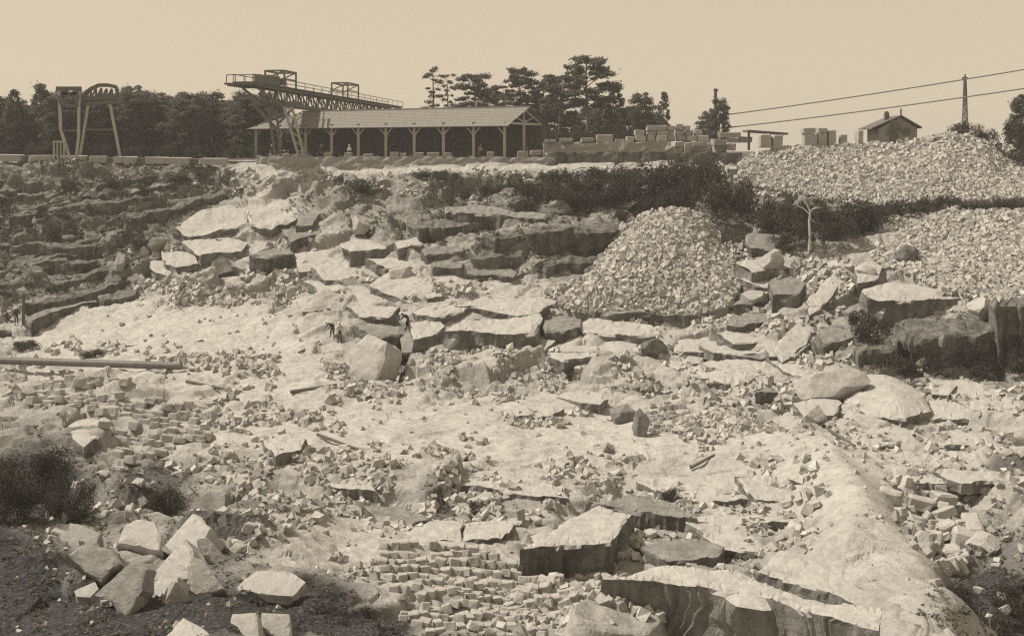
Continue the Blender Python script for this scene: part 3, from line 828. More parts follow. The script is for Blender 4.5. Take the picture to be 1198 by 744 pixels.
# ---- stacked setts: small squared stones laid in courses
SETM = [rough_stone_mesh('paving_sett', 500 + i, jit=0.11, bev=0.10, mat=M_SETT) for i in range(10)]
def sett_bank(x0, x1, y0, y1, w, h, slope, label, group, skip=0.08, seed=1, shape=None, jit=0.12, tw=1.0):
    r_ = random.Random(seed)
    y = y0; row = 0
    while y < y1:
        x = x0 + r_.uniform(0, w)
        while x < x1:
            px, py = x + r_.uniform(-1, 1), y + slope * (x - x0) + r_.uniform(-1, 1) * h * jit
            if r_.random() > skip and (shape is None or shape(px, py)):
                g = gpt(px, py)
                k = g.y / F
                o = link('paving_sett', SETM[r_.randrange(10)])
                o.location = g + Vector((0, -0.1 * h * k, (0.12 + 0.2 * r_.random()) * h * k))
                o.rotation_euler = (tw * r_.uniform(-.25, .25) - 0.25, tw * r_.uniform(-.2, .2) - slope * 0.8, tw * r_.uniform(-.35, .35))
                o.scale = (w * k * r_.uniform(.75, 1.08), h * k * r_.uniform(1.1, 1.6), h * k * r_.uniform(.8, 1.2))
                tag(o, label, 'sett', group)
            x += w * r_.uniform(0.84, 0.98)
        y += h * 0.86; row += 1
def in_el(cx_, cy_, rx_, ry_):
    return lambda x, y: ((x - cx_) / rx_) ** 2 + ((y - cy_) / ry_) ** 2 < 1
sett_bank(445, 625, 646, 744, 13, 9.3, -0.04, 'squared granite sett in the coursed bank at the bottom edge', 'setts in the bottom bank', 0.08, 3, lambda x, y: y > 640 + max(0, (x - 560)) * 0.4 and x > 440 + max(0, y - 690) * 0.9)
sett_bank(590, 705, 672, 748, 12.5, 10.5, 0.10, 'squared granite sett tumbled right of the bottom bank', 'setts tumbled right of the bottom bank', 0.22, 4, in_el(645, 715, 62, 45), 0.5)
sett_bank(120, 245, 492, 545, 13, 9, -0.20, 'squared granite sett in the slanting courses at the left', 'setts in slanting courses at the left', 0.06, 5, in_el(185, 508, 66, 38), tw=.4)
sett_bank(30, 150, 446, 490, 12, 9, 0.05, 'squared granite sett in the loose pile under the long pipe', 'setts under the long pipe', 0.12, 6, in_el(85, 468, 66, 26), 0.25, tw=.5)
sett_bank(748, 806, 472, 514, 8.5, 6.2, -0.12, 'small granite sett in the little stack on the open floor', 'setts in the little stack on the open floor', 0.05, 7, in_el(780, 490, 27, 24), tw=.4)

# ---- big fresh blocks in the lower left corner
def block(poly, n, thick, label, mat=M_BLOCK, Y=None, lift=0.0, cat='block', name='granite_block', rough=0.02):
    sid[0] += 1
    xc = sum(p[0] for p in poly) / len(poly); yb = max(p[1] for p in poly); yc = sum(p[1] for p in poly) / len(poly)
    Y0 = Y if Y else float(dist(xc, min(yb + 8, 920))) * 1.0
    Y0 *= 1.02
    nn = Vector(n).normalized()
    me = prism_mesh(name, poly, at(xc, yc, Y0), nn, -nn, thick * Y0 / F, sid[0], step=7, jit=1.0, rough=rough, edge=0.10, mat=mat)
    o = link(name, me)
    origin_to(o)
    tag(o, label, cat)
    return o
GB = 'fresh granite blocks in the lower left corner'
for poly, n, th, lab in [
    ([(139, 634), (147, 613), (160, 606), (180, 610), (188, 624), (187, 644), (166, 638)], (-0.1, -0.55, 0.85), 34, 'rounded pale granite block at the back of the corner heap'),
    ([(190, 638), (224, 600), (245, 617), (234, 642), (220, 652)], (-0.35, -0.6, 0.75), 36, 'upright pale block at the top right of the corner heap'),
    ([(174, 674), (214, 631), (223, 650), (218, 676), (182, 686)], (-0.45, -0.65, 0.6), 30, 'long pale block leaning across the middle of the corner heap'),
    ([(161, 706), (184, 678), (208, 674), (198, 702), (190, 712)], (-0.4, -0.6, 0.7), 24, 'small pale block at the foot of the leaning block'),
    ([(193, 704), (206, 680), (223, 700), (214, 716), (200, 720)], (0.5, -0.75, 0.3), 18, 'grey rough-faced block beside the foot of the leaning block'),
    ([(110, 696), (155, 655), (170, 666), (166, 690), (148, 722), (132, 704)], (-0.25, -0.8, 0.5), 22, 'grey tilted slab left of the leaning block'),
    ([(84, 648), (98, 636), (130, 643), (140, 658), (118, 676), (100, 668)], (0.15, -0.6, 0.8), 24, 'flat-topped grey block at the left of the corner heap'),
    ([(88, 690), (111, 680), (115, 688), (105, 698), (90, 697)], (0, -0.5, 0.9), 14, 'small pale slab at the left foot of the corner heap'),
    ([(224, 650), (236, 655), (263, 688), (230, 695), (219, 676)], (0.2, -0.75, 0.6), 18, 'wedge-shaped pale slab right of the leaning block'),
    ([(234, 630), (243, 628), (266, 654), (258, 662), (240, 648)], (0.35, -0.6, 0.7), 16, 'narrow grey slab behind the wedge-shaped slab'),
    ([(278, 686), (300, 666), (340, 668), (358, 680), (342, 696), (304, 694)], (0, -0.35, 0.95), 18, 'flat bright block lying alone right of the corner heap'),
    ([(270, 744), (272, 718), (299, 716), (303, 746), (290, 752)], (-0.1, -0.7, 0.7), 22, 'left one of two pale blocks at the bottom edge'),
    ([(304, 746), (306, 716), (338, 718), (341, 748), (320, 754)], (0.1, -0.7, 0.7), 22, 'right one of two pale blocks at the bottom edge'),
    ([(190, 748), (214, 722), (240, 740), (236, 756), (200, 758)], (-0.2, -0.5, 0.85), 20, 'pale block cut by the bottom edge below the corner heap'),
    ([(66, 628), (88, 612), (116, 622), (112, 638), (80, 640)], (-0.2, -0.4, 0.9), 16, 'weathered block half buried behind the flat-topped block'),
]:
    o = block(poly, n, th, lab, M_GREYB if 'grey' in lab or 'weathered' in lab else M_BLOCK)
    o['group'] = GB

# ---- single boulders and split blocks on the floor
def boulder_mesh(name, seed, mat, cuts=16, sub=4):
    r_ = random.Random(seed)
    bm = bmesh.new(); bmesh.ops.create_icosphere(bm, subdivisions=sub, radius=1)
    pl = []
    for _ in range(cuts):
        v = Vector((r_.gauss(0, 1), r_.gauss(0, 1), r_.gauss(0, 1))).normalized()
        pl.append((v, r_.uniform(0.48, 0.8)))
    for w in bm.verts:
        for v, d in pl:
            t = w.co.dot(v)
            if t > d: w.co -= v * (t - d) * 0.97
    A = np.array([w.co[:] for w in bm.verts])
    nz = fbm(A * 1.7 + seed, 4, seed)
    for w, q in zip(bm.verts, nz): w.co *= 1 + 0.07 * q
    me = mesh_bm(name, bm); me.materials.append(mat)
    return me
def boulder(px, py, w, h, label, seed, mat=M_ROCK, depth=None, rz=0.0, name='boulder'):
    g = gpt(px, py + h * 0.45)
    k = g.y / F
    o = link(name, boulder_mesh(name, seed, mat))
    o.location = g + Vector((0, 0, h * k * 0.30)); o.rotation_euler = (0, 0, rz)
    o.scale = (w * k * 0.58, (depth or w) * k * 0.5, h * k * 0.62)
    tag(o, label, 'boulder')
    return o
boulder(970, 444, 92, 44, 'large rounded pale boulder in front of the dark right-hand face', 41, depth=70)
boulder(955, 496, 30, 26, 'small pale boulder at the head of the bare ridge', 42)
boulder(424, 268, 26, 26, 'pointed pale boulder standing on the rear bench', 43)
boulder(142, 312, 16, 22, 'pale pointed stone at the foot of the left wall', 44)
boulder(185, 290, 26, 24, 'grey boulder at the lower end of the left wall', 45, M_GREY)
boulder(262, 310, 34, 28, 'round-backed grey boulder below the pale spur', 46, M_GREY)
boulder(1147, 360, 40, 26, 'pale boulder beside the dark opening in the right-hand bench', 47)
boulder(766, 408, 40, 28, 'dark wet-looking block leaning on the middle slabs', 48, M_STAIN_SHADE)
boulder(1010, 318, 26, 20, 'pale boulder above the right-hand bench', 49)
boulder(903, 312, 34, 28, 'pale boulder right of the tall rubble heap', 50)
boulder(883, 338, 40, 24, 'low pale boulder at the right foot of the tall rubble heap', 51)
boulder(1080, 606, 36, 30, 'large pale block at the edge of the right-hand pit', 52, M_BLOCK, name='boulder')
boulder(1086, 640, 26, 24, 'angular pale block lower in the right-hand pit', 53, M_BLOCK)
boulder(1102, 618, 22, 20, 'small pale block among the pit rubble', 54, M_BLOCK)
boulder(728, 478, 34, 26, 'grey block left of the little sett stack', 55, M_GREY)
boulder(748, 490, 24, 40, 'upright grey stone against the little sett stack', 56, M_GREY)
boulder(1150, 592, 44, 24, 'broad low boulder above the right-hand pit', 57)
boulder(1060, 300, 34, 22, 'dark boulder under the right rubble slope', 58, M_STAIN_SHADE)
boulder(652, 240, 30, 16, 'grey rock showing through the left of the scrub thicket', 81, M_GREY)
boulder(655, 228, 12, 9, 'small pale rock high in the scrub thicket', 82)
boulder(735, 232, 26, 13, 'pale rock showing through the middle of the scrub thicket', 83, M_GREY)
boulder(700, 252, 36, 16, 'low grey rock below the scrub thicket', 84, M_GREY)
boulder(600, 238, 26, 14, 'weathered rock at the left foot of the scrub thicket', 85, M_GREY)
boulder(850, 232, 34, 34, 'tall grey rock under the right rim', 86, M_GREYB)
boulder(893, 262, 30, 26, 'grey rock face among the scrub right of the tall heap', 87, M_GREYB)
boulder(470, 320, 30, 24, 'pale boulder among the split slabs', 59)
boulder(1088, 316, 30, 22, 'brown boulder at the foot of the right rubble slope', 60, M_GREY)
# the big split block with the black crack beside it
o = block([(406, 410), (428, 393), (448, 402), (446, 420), (438, 441), (424, 443), (408, 437)], (-0.55, -0.75, 0.45), 34, 'big pale split block standing beside the black crack', M_ROCK, Y=float(dist(428, 441)))
o = block([(468, 396), (478, 388), (484, 400), (481, 412), (470, 412)], (-0.2, -0.9, 0.5), 10, 'small pale block wedged in the black crack', M_ROCK, Y=float(dist(476, 412)))

# ---- tipped heaps: a body of rubble plus the stones that show on it
def heap(top, bot, Yt, Yb, n, s0, s1, label, seed, back=6.0, name='rubble_heap', bulge=0.0):
    nu, nv = 90, 40
    def rs(pl, m):
        p = np.array(pl, float); d = np.r_[0, np.cumsum(np.hypot(*np.diff(p, axis=0).T))]
        t = np.linspace(0, d[-1], m); return np.stack([np.interp(t, d, p[:, 0]), np.interp(t, d, p[:, 1])], -1)
    T, B = rs(top, nu), rs(bot, nu)
    v = np.linspace(0, 1, nv)
    pxy = B[:, None] * (1 - v)[None, :, None] + T[:, None] * v[None, :, None]
    uu = np.linspace(0, 1, nu)
    Yfoot = np.minimum(dist(B[:, 0], B[:, 1]) * 0.99, Yt * S - 3)[:, None]
    Yd = Yfoot * (1 - v)[None] + Yt * S * v[None]
    Yd = Yd - bulge * np.sin(np.pi * uu)[:, None] * (0.3 + 0.7 * np.sin(np.pi * v * 0.8)[None])
    W = np.stack([(pxy[..., 0] - CX) * Yd / F, Yd, -(pxy[..., 1] - HY) * Yd / F], -1)
    W[..., 2] += 0.30 * fbm(W / 5.0, 3, seed) + 0.12 * fbm(W / 1.6, 2, seed + 3)
    bk = W[:, -1:, :].repeat(2, 1).copy()
    bk[:, 0, 1] += 2.0; bk[:, 0, 2] -= 0.5
    bk[:, 1, 1] += back; bk[:, 1, 2] -= back * 0.75
    ft = W[:, :1, :].copy(); ft[:, 0, 2] -= 2.5; ft[:, 0, 1] += 0.6
    W2 = np.concatenate([ft, W, bk], 1)
    ix = np.arange(nu * (nv + 3)).reshape(nu, nv + 3)
    q = np.stack([ix[:-1, :-1], ix[1:, :-1], ix[1:, 1:], ix[:-1, 1:]], -1).reshape(-1, 4)
    root = empty(name, W[nu // 2, 0].tolist())
    off = np.array(root.location)
    link('heap_body', mesh_np('heap_body', W2.reshape(-1, 3) - off, q, True), root, M_MASON)
    r_ = np.random.default_rng(seed)
    iu = r_.uniform(0, nu - 1.001, n); iv = r_.uniform(0, nv - 0.5, n)
    a, b = iu.astype(int), np.minimum(iv.astype(int), nv - 2)
    fu, fv = (iu - a)[:, None], (iv - b)[:, None]
    pos = W[a, b] * (1 - fu) * (1 - fv) + W[a + 1, b] * fu * (1 - fv) + W[a, b + 1] * (1 - fu) * fv + W[a + 1, b + 1] * fu * fv
    sz = (s0 + (s1 - s0) * r_.power(0.45, n)) * pos[:, 1] / F
    st = link('stones', stones_mesh('stones', pos - off + np.stack([0 * sz, -0.1 * sz, 0.1 * sz], -1), sz, r_, M_STONE), root)
    st['kind'] = 'stuff'
    tag(root, label, 'rubble heap')
    return root
heap([(746, 257), (760, 250), (790, 249), (818, 254), (834, 268)], [(650, 358), (672, 366), (700, 368), (760, 368), (815, 368), (852, 358), (866, 330)], 72.5, 66.0, 8000, 2.6, 7.0,
     'tall fan-shaped heap of broken granite in the middle', 61, bulge=1.6, back=8)
heap([(866, 191), (882, 181), (930, 172), (1000, 170), (1040, 167), (1075, 164), (1112, 156), (1150, 165), (1176, 188), (1240, 214), (1300, 216), (1500, 216)], [(866, 212), (892, 220), (945, 228), (1000, 236), (1060, 238), (1120, 235), (1200, 234), (1300, 236), (1500, 236)], 84, 75.5, 25000, 2.0, 5.0,
     'wide spoil heap of small granite rubble on the right rim', 62, bulge=1.5, back=10)
heap([(1012, 270), (1040, 258), (1100, 251), (1150, 247), (1200, 245), (1300, 245), (1500, 245)], [(1020, 300), (1050, 312), (1090, 330), (1130, 345), (1200, 350), (1300, 350), (1500, 350)], 71, 60.5, 16000, 2.3, 6.2,
     'lower rubble slope below the scrub at the right edge', 63, bulge=1.0, back=5)

# ------------------------------------------------------------------ vegetation
def leaf_quads(cent, size, r_, flat=0.35):
    n = len(cent)
    Rm = rand_rot(n, r_)
    q = np.array([(-.5, -.28, 0), (.5, -.18, 0.1), (.42, .25, 0), (-.4, .3, -0.1)])
    V = np.einsum('nij,kj->nki', Rm, q) * size[:, None, None]
    V[..., 2] *= 0.75
    V += cent[:, None, :]
    return V.reshape(-1, 3), np.arange(4 * n).reshape(n, 4)

def tube(bm, pts, rad, sides=6):
    prev = None
    for i, p in enumerate(pts):
        p = Vector(p)
        d = (Vector(pts[min(i + 1, len(pts) - 1)]) - Vector(pts[max(i - 1, 0)])).normalized()
        u = d.orthogonal().normalized(); w = d.cross(u)
        ring = [bm.verts.new(p + (u * math.cos(a) + w * math.sin(a)) * rad[i]) for a in [2 * math.pi * k / sides for k in range(sides)]]
        if prev:
            for k in range(sides):
                bm.faces.new((prev[k], prev[(k + 1) % sides], ring[(k + 1) % sides], ring[k]))
        prev = ring

def tree_meshes(kind, seed):
    """tree of height 1: trunk with limbs, crown of needle tufts in separate pads"""
    r_ = random.Random(seed); g = np.random.default_rng(seed)
    bm = bmesh.new()
    lean = r_.uniform(-.05, .05)
    def axis(t): return Vector((lean * t + 0.02 * math.sin(t * 5 + seed), 0.02 * math.cos(t * 4 + seed), t))
    tr = 0.016 if kind != 'spire' else 0.013
    tube(bm, [axis(t) for t in (0, .15, .3, .45, .6, .75, .9, .97)], [tr * 1.35, tr * 1.1, tr, tr * .9, tr * .75, tr * .55, tr * .3, tr * .12])
    pads = []
    if kind == 'umbrella':
        lo, nb = 0.46, 34
    elif kind == 'bushy':
        lo, nb = 0.08, 60
    elif kind == 'spire':
        lo, nb = 0.10, 60
    else:
        lo, nb = 0.42, 18
    for i in range(nb):
        t = lo + (0.97 - lo) * ((i + r_.random()) / nb)
        f = (t - lo) / (0.97 - lo)
        if kind == 'spire': L = 0.19 * (1 - f) ** 0.8 + 0.03
        elif kind == 'umbrella': L = (0.10 + 0.13 * math.sin(math.pi * min(1, f * 0.75 + 0.2))) * r_.uniform(.6, 1.25)
        elif kind == 'bushy': L = (0.08 + 0.16 * math.sin(math.pi * (f * 0.85 + 0.12))) * r_.uniform(.7, 1.2)
        else: L = 0.10 * r_.uniform(.5, 1.2)
        a = i * 2.4 + r_.uniform(-.5, .5)
        p0 = axis(t)
        up = 0.25 if kind != 'spire' else -0.12
        p1 = p0 + Vector((math.cos(a) * L, math.sin(a) * L, L * up * r_.uniform(.4, 1.6)))
        tube(bm, [p0, p0.lerp(p1, .5) + Vector((0, 0, 0.008)), p1], [tr * .34, tr * .24, tr * .1], 4)
        pr = {'umbrella': 0.056, 'bushy': 0.060, 'spire': 0.042, 'thin': 0.042}[kind] * r_.uniform(.7, 1.35)
        pads.append((p1, pr)); 
        if L > 0.12: pads.append((p0.lerp(p1, .62) + Vector((r_.uniform(-.02, .02), r_.uniform(-.02, .02), .015)), pr * .8))
    pads.append((axis(.965), 0.04))
    C, Z = [], []
    for p, pr in pads:
        n = int(130 * (pr / 0.06) ** 1.5) + 20
        d = g.normal(size=(n, 3)); d /= np.linalg.norm(d, axis=1)[:, None]
        rad = pr * g.random(n) ** 0.45 * (1 + 0.2 * np.abs(g.normal(size=n)) ** 2)
        q = d * rad[:, None]; q[:, 2] *= 0.42 if kind in ('umbrella', 'thin') else 0.6
        C.append(q + np.array(p)); Z.append(g.uniform(.012, .030, n) * (1.15 if kind != 'thin' else .9))
    V, Fq = leaf_quads(np.concatenate(C), np.concatenate(Z), g)
    tm = mesh_bm('trunk', bm, True); tm.materials.append(M_BARK)
    cm = mesh_np('crown', V, Fq); cm.materials.append(M_NEEDLE)
    return tm, cm
TREES = {k: [tree_meshes(k, sd) for sd in sds] for k, sds in {'umbrella': (1, 2, 3, 4), 'bushy': (11, 12, 13, 14, 15), 'spire': (21, 22), 'thin': (31, 32, 33)}.items()}
tcount = [0]
def tree(px, top, Y, kind, label, group=None, wide=1.0, name='pine_tree', base=None, var=None, rz=None):
    tcount[0] += 1
    Z = (HY - top) * Y / F; b = PLZ if base is None else base
    H = Z - b
    root = empty(name, ((px - CX) * Y / F, Y, b), (tcount[0] * 1.7) if rz is None else rz)
    tm, cm = TREES[kind][(tcount[0] if var is None else var) % len(TREES[kind])]
    for nm, m in (('trunk', tm), ('crown', cm)):
        o = link(nm, m, root); o.scale = (H * wide, H * wide, H)
    tag(root, label, 'tree', group)
    return root
# pines standing free behind the shed
tree(505, 80, 168, 'thin', 'slender thin-crowned pine, leftmost of those behind the shed', wide=0.9)
tree(523, 86, 176, 'thin', 'spindly sparse pine just right of the leftmost slender pine', wide=0.7)
tree(554, 87, 170, 'umbrella', 'rounded pine rising behind the middle of the shed roof', wide=0.95)
tree(583, 102, 178, 'umbrella', 'low spreading pine between two taller pines behind the shed', wide=0.9)
tree(610, 79, 170, 'umbrella', 'pine with a leaning top over the right end of the shed roof', wide=0.85)
tree(634, 95, 172, 'umbrella', 'flat-crowned pine just right of the shed gable', wide=1.0)
tree(655, 88, 165, 'umbrella', 'pine with wide flat layers left of the tallest pine', wide=0.95)
tree(685, 65, 160, 'umbrella', 'tallest pine, with a pointed tip and layered branches', wide=1.05, var=1)
tree(724, 97, 165, 'spire', 'pointed conifer right of the tallest pine', wide=1.0)
tree(750, 110, 168, 'bushy', 'dense round-topped tree beside the stacked blocks', wide=0.9)
tree(774, 107, 172, 'spire', 'thin conifer with a bare tip above the stacked blocks', wide=0.7)
tree(706, 118, 172, 'bushy', 'dark bushy tree filling the gap under the tallest pine', wide=1.0)
tree(840, 117, 150, 'bushy', 'lone small tree beside the cable mast', wide=0.75)
tree(826, 132, 156, 'bushy', 'low dark tree just left of the cable mast', wide=0.9)
tree(1196, 112, 128, 'bushy', 'dark tree cut off by the right edge', wide=0.8)
for i, (px, top) in enumerate([(648, 128), (668, 132), (690, 126), (735, 128), (762, 132), (630, 128), (718, 134)]):
    tree(px, top, 176 + 3 * (i % 3), 'bushy', 'dark bushy tree in the undergrowth below the free-standing pines', 'undergrowth trees behind the shed', wide=1.25)
tree(15, 104, 150, 'spire', 'pine with a ragged pointed tip at the far left', wide=0.9)
tree(47, 97, 152, 'spire', 'tallest pointed pine left of the left-hand gantry', wide=1.0)
tree(155, 102, 160, 'bushy', 'round-topped tree just right of the left-hand gantry', wide=1.0)
wr = random.Random(3)
for i in range(46):
    px = -60 + i * 8.4 + wr.uniform(-5, 5)
    Y = wr.choice((150, 156, 163, 170)) + wr.uniform(-2, 2) + (10 if px > 285 else 0)
    top = wr.uniform(107, 120) + (6 if px < 60 else 0) + (3 if px > 180 else 0)
    tree(px, top, Y, 'bushy', 'dark pine in the dense wood behind the left parapet', 'pines of the left wood', wide=wr.uniform(.95, 1.3))
for i in range(24):
    px = 300 + i * 13 + wr.uniform(-4, 4)
    tree(px, wr.uniform(140, 150), 186 + wr.uniform(-3, 6), 'bushy', 'low dark tree seen through the open shed', 'trees behind the shed', wide=1.5)

def bush_mesh(seed, mat=M_LEAF, n=1800, ls=(.045, .12)):
    g = np.random.default_rng(seed)
    C = []
    for i in range(16):
        a, q = g.uniform(0, 6.28), g.random() ** 0.5 * 0.75
        c = np.array([math.cos(a) * q, math.sin(a) * q, g.uniform(0.1, 0.75) * (1.1 - q * 0.7)])
        m = n // 16
        d = g.normal(size=(m, 3)); d /= np.linalg.norm(d, axis=1)[:, None]
        C.append(c + d * (g.uniform(.2, .4) * g.random((m, 1)) ** 0.4) * np.array([1, 1, .85]))
    C = np.concatenate(C); C[:, 2] = np.abs(C[:, 2])
    V, Fq = leaf_quads(C, g.uniform(*ls, len(C)), g)
    me = mesh_np('foliage', V, Fq); me.materials.append(mat)
    return me
BUSH = [bush_mesh(70 + i) for i in range(6)]
BUSHD = [bush_mesh(90 + i, n=9000, ls=(.02, .055)) for i in range(3)]
def stem_mesh():
    bm = bmesh.new(); r_ = random.Random(4)
    for i in range(7):
        a = i * 0.9; tube(bm, [(0, 0, -0.15), (math.cos(a) * .15, math.sin(a) * .15, .3), (math.cos(a) * .4, math.sin(a) * .4, .65)], [.03, .022, .008], 4)
    me = mesh_bm('stems', bm); me.materials.append(M_BARK); return me
STEM = stem_mesh()
def bush(px, py, rx, ry, label, group='scrub bushes on the quarry slopes', Y=None, name='scrub_bush', near=1.0):
    """px, py: centre of the bush in the picture; rx, ry: half width and half height"""
    g = gpt(px, py + ry * 0.8) if Y is None else at(px, py + ry, Y)
    g = g * near
    k = g.y / F
    root = empty(name, g, wr.uniform(0, 6.3))
    o = link('foliage', BUSHD[wr.randrange(3)] if py > 500 else BUSH[wr.randrange(6)], root); st = link('stems', STEM, root)
    o.scale = (rx * k * 1.2, rx * k * 1.0, ry * k * 2.2); st.scale = o.scale
    tag(root, label, 'bush', group)
    return root
SLB = 'dark scrub bush in the thicket under the shed terrace'
for (x, y, rx, ry) in [(545, 212, 14, 7), (575, 212, 18, 10), (603, 214, 18, 10), (628, 218, 24, 13), (656, 222, 24, 15), (685, 222, 26, 17), (712, 226, 24, 16), (738, 218, 26, 20), (765, 212, 28, 20),
                       (792, 212, 26, 22), (815, 205, 22, 14), (725, 244, 18, 12), (612, 236, 20, 10), (650, 206, 26, 10), (690, 206, 26, 10), (725, 206, 24, 12), (750, 228, 22, 16), (780, 226, 24, 18), (665, 232, 24, 14), (810, 226, 20, 20)]:
    bush(x, y, rx, ry, SLB, 'scrub under the shed terrace')
RB = 'dark scrub bush on the slope below the right rubble'
for (x, y, rx, ry) in [(832, 218, 26, 26), (850, 238, 22, 24), (868, 232, 24, 20), (892, 240, 24, 18), (918, 238, 22, 16), (945, 244, 24, 20), (972, 248, 24, 18), (1000, 244, 28, 20), (1030, 244, 26, 18), (1060, 240, 26, 15), (1085, 238, 18, 10),
                       (1110, 240, 20, 7), (1140, 240, 18, 6), (1168, 238, 20, 9), (1195, 237, 18, 10), (905, 262, 22, 16), (935, 268, 22, 16), (965, 272, 20, 14), (990, 266, 20, 12)]:
    bush(x, y, rx, ry, RB, 'scrub below the right rubble', near=0.975)
CB = 'dark scrub hanging on the overhung right-hand face'
for (x, y, rx, ry) in [(1015, 396, 20, 14), (1035, 410, 20, 12), (1060, 420, 16, 12), (1088, 426, 16, 10), (1140, 412, 16, 14), (1186, 404, 16, 16), (1150, 434, 20, 8), (1192, 434, 16, 10), (1040, 430, 20, 10), (1010, 372, 20, 10), (1100, 408, 14, 10), (1195, 378, 12, 10)]:
    bush(x, y, rx, ry, CB, 'scrub on the right-hand face', near=0.985)
for (x, y, rx, ry, lab) in [(430, 219, 26, 10, 'broad dark bush on the bank below the shed posts'), (400, 209, 13, 8, 'small round bush on the bank below the shed'), (500, 204, 18, 5, 'low flat bush at the foot of the shed wall'),
                            (522, 208, 14, 6, 'small bush at the left end of the thicket'), (1172, 236, 22, 8, 'low bush on the right rubble near the edge'),
                            (80, 211, 13, 9, 'dark bush near the top of the left wall'), (165, 250, 12, 7, 'small bush half way up the left wall'), (168, 294, 13, 9, 'dark bush at the foot of the left wall'),
                            (58, 275, 10, 8, 'little bush on the left wall ledges'), (98, 313, 12, 7, 'bush in a hollow of the left wall'), (205, 212, 18, 7, 'flat bush where the left wall meets the rim'), (240, 206, 12, 6, 'small bush at the right end of the left parapet'), (130, 222, 12, 7, 'bush on the upper left wall'),
                            (35, 552, 48, 38, 'large black bush in the lower left'), (5, 580, 40, 40, 'black bush cut by the left edge'), (80, 585, 34, 26, 'dark bush right of the large black bush'), (172, 552, 22, 15, 'small dark bush below the slanting sett courses'), (195, 585, 28, 18, 'dark bush behind the corner blocks'),
                            (560, 585, 20, 10, 'low dark weeds beside the lower middle slab'), (785, 575, 16, 12, 'tuft of dark weeds on the lower right slab'), (785, 606, 20, 8, 'weeds hanging on a small ledge'), (30, 400, 16, 7, 'low bush at the near end of the left wall'), (112, 414, 12, 5, 'small weeds behind the long pipe'), (100, 415, 10, 5, 'dark tuft among stones behind the long pipe')]:
    bush(x, y, rx, ry, lab)
for (x, y, rx, ry) in [(1120, 668, 30, 14), (1150, 690, 34, 18), (1185, 670, 30, 18), (1165, 722, 36, 20), (1195, 735, 34, 22), (1125, 705, 26, 14), (1180, 645, 24, 10)]:
    bush(x, y, rx, ry, 'black low scrub added to darken the pit at the lower right', 'added scrub in the lower right pit')  # bushes added to blacken the pit
for (x, y, rx, ry, Y, lab) in [(1130, 150, 20, 8, 122, 'dark hedge bush on the crest of the right spoil heap'), (1152, 158, 16, 9, 121, 'bush sloping down right of the spoil heap crest'), (1172, 174, 18, 12, 119, 'dark bush low on the right side of the crest'), (1198, 182, 22, 16, 117, 'dark bush at the right edge below the tree'), (1190, 150, 18, 16, 126, 'thick dark foliage under the tree at the right edge')]:
    bush(x, y, rx, ry, lab, 'bushes on the right crest', Y)

for i, x in enumerate(range(-40, 300, 13)):
    bush(x + wr.uniform(-4, 4), 176, 13, 9, 'dark undergrowth bush along the edge of the left wood', 'undergrowth of the left wood', 146 + (i % 3) * 3)
for i, x in enumerate(range(640, 800, 14)):
    bush(x + wr.uniform(-4, 4), 160, 12, 14, 'dark undergrowth bush behind the stone platform', 'undergrowth behind the platform', 150 + (i % 3) * 4)
for i in range(34):
    x = wr.uniform(-20, 255); y = wr.uniform(206, 340)
    if x < 285 - max(0, y - 225) * 1.62: bush(x, y, wr.uniform(4, 9), wr.uniform(2.5, 5), 'small weedy bush rooted in the ledges of the left wall', 'weeds on the left wall', near=0.99)
# low plants over the rim, the left wall and the dark earth
g = np.random.default_rng(99)
n = 110000
qx = g.uniform(-200, 1300, n); qy = np.concatenate([g.uniform(189, 450, n // 2), g.uniform(480, 860, n - n // 2)])
dens = np.maximum(blob(qx, qy, VEGB) * 0.8, blob(qx, qy, DARKB) * 0.55)
dens *= np.clip(fbm(np.stack([qx / 22, qy / 12, qx * 0], -1), 3, 55) + 0.45, 0, 1)
k = g.random(n) < dens
qx, qy = qx[k], qy[k]
pp = gpts(qx, qy)
rep = 4
pp = np.repeat(pp, rep, 0)
szz = g.uniform(2.0, 5.5, len(pp)) * pp[:, 1] / F
pp = pp + g.normal(size=pp.shape) * (szz * 0.5)[:, None] * np.array([1, 1, 0.3]); pp[:, 2] += szz * 0.2
V, Fq = leaf_quads(pp, szz, g)
me = mesh_np('ground_cover', V, Fq); me.materials.append(M_GRASS)
tag(link('ground_cover', me), 'low grass and weeds growing over the quarry slopes', 'grass', kind='stuff')
# ------------------------------------------------------------------ buildings and machines on the rim
def bar(bm, a, b, w, h=None, up=(0, 0, 1)):
    a, b = Vector(a), Vector(b); h = h or w
    d = (b - a).normalized(); upv = Vector(up)
    if abs(d.dot(upv)) > 0.95: upv = Vector((0, 1, 0))
    s_ = d.cross(upv).normalized(); t_ = s_.cross(d).normalized()
    vs = []
    for p in (a, b):
        for (i, j) in ((-1, -1), (1, -1), (1, 1), (-1, 1)):
            vs.append(bm.verts.new(p + s_ * (i * w / 2) + t_ * (j * h / 2)))
    for f in ((0, 1, 2, 3), (7, 6, 5, 4), (0, 4, 5, 1), (1, 5, 6, 2), (2, 6, 7, 3), (3, 7, 4, 0)):
        bm.faces.new([vs[i] for i in f])

def part(name, parent, mat, bars=(), quads_=(), kind=None, label=None):
    bm = bmesh.new()
    inv = parent.matrix_basis.inverted() if parent else Matrix()
    for b in bars: bar(bm, inv @ Vector(b[0]), inv @ Vector(b[1]), *b[2:])
    for q in quads_: bm.faces.new([bm.verts.new(inv @ Vector(p)) for p in q])
    bmesh.ops.recalc_face_normals(bm, faces=bm.faces)
    me = mesh_bm(name, bm); me.materials.append(mat)
    o = link(name, me, parent)
    if kind: o['kind'] = kind
    if label: o['label'] = label
    return o

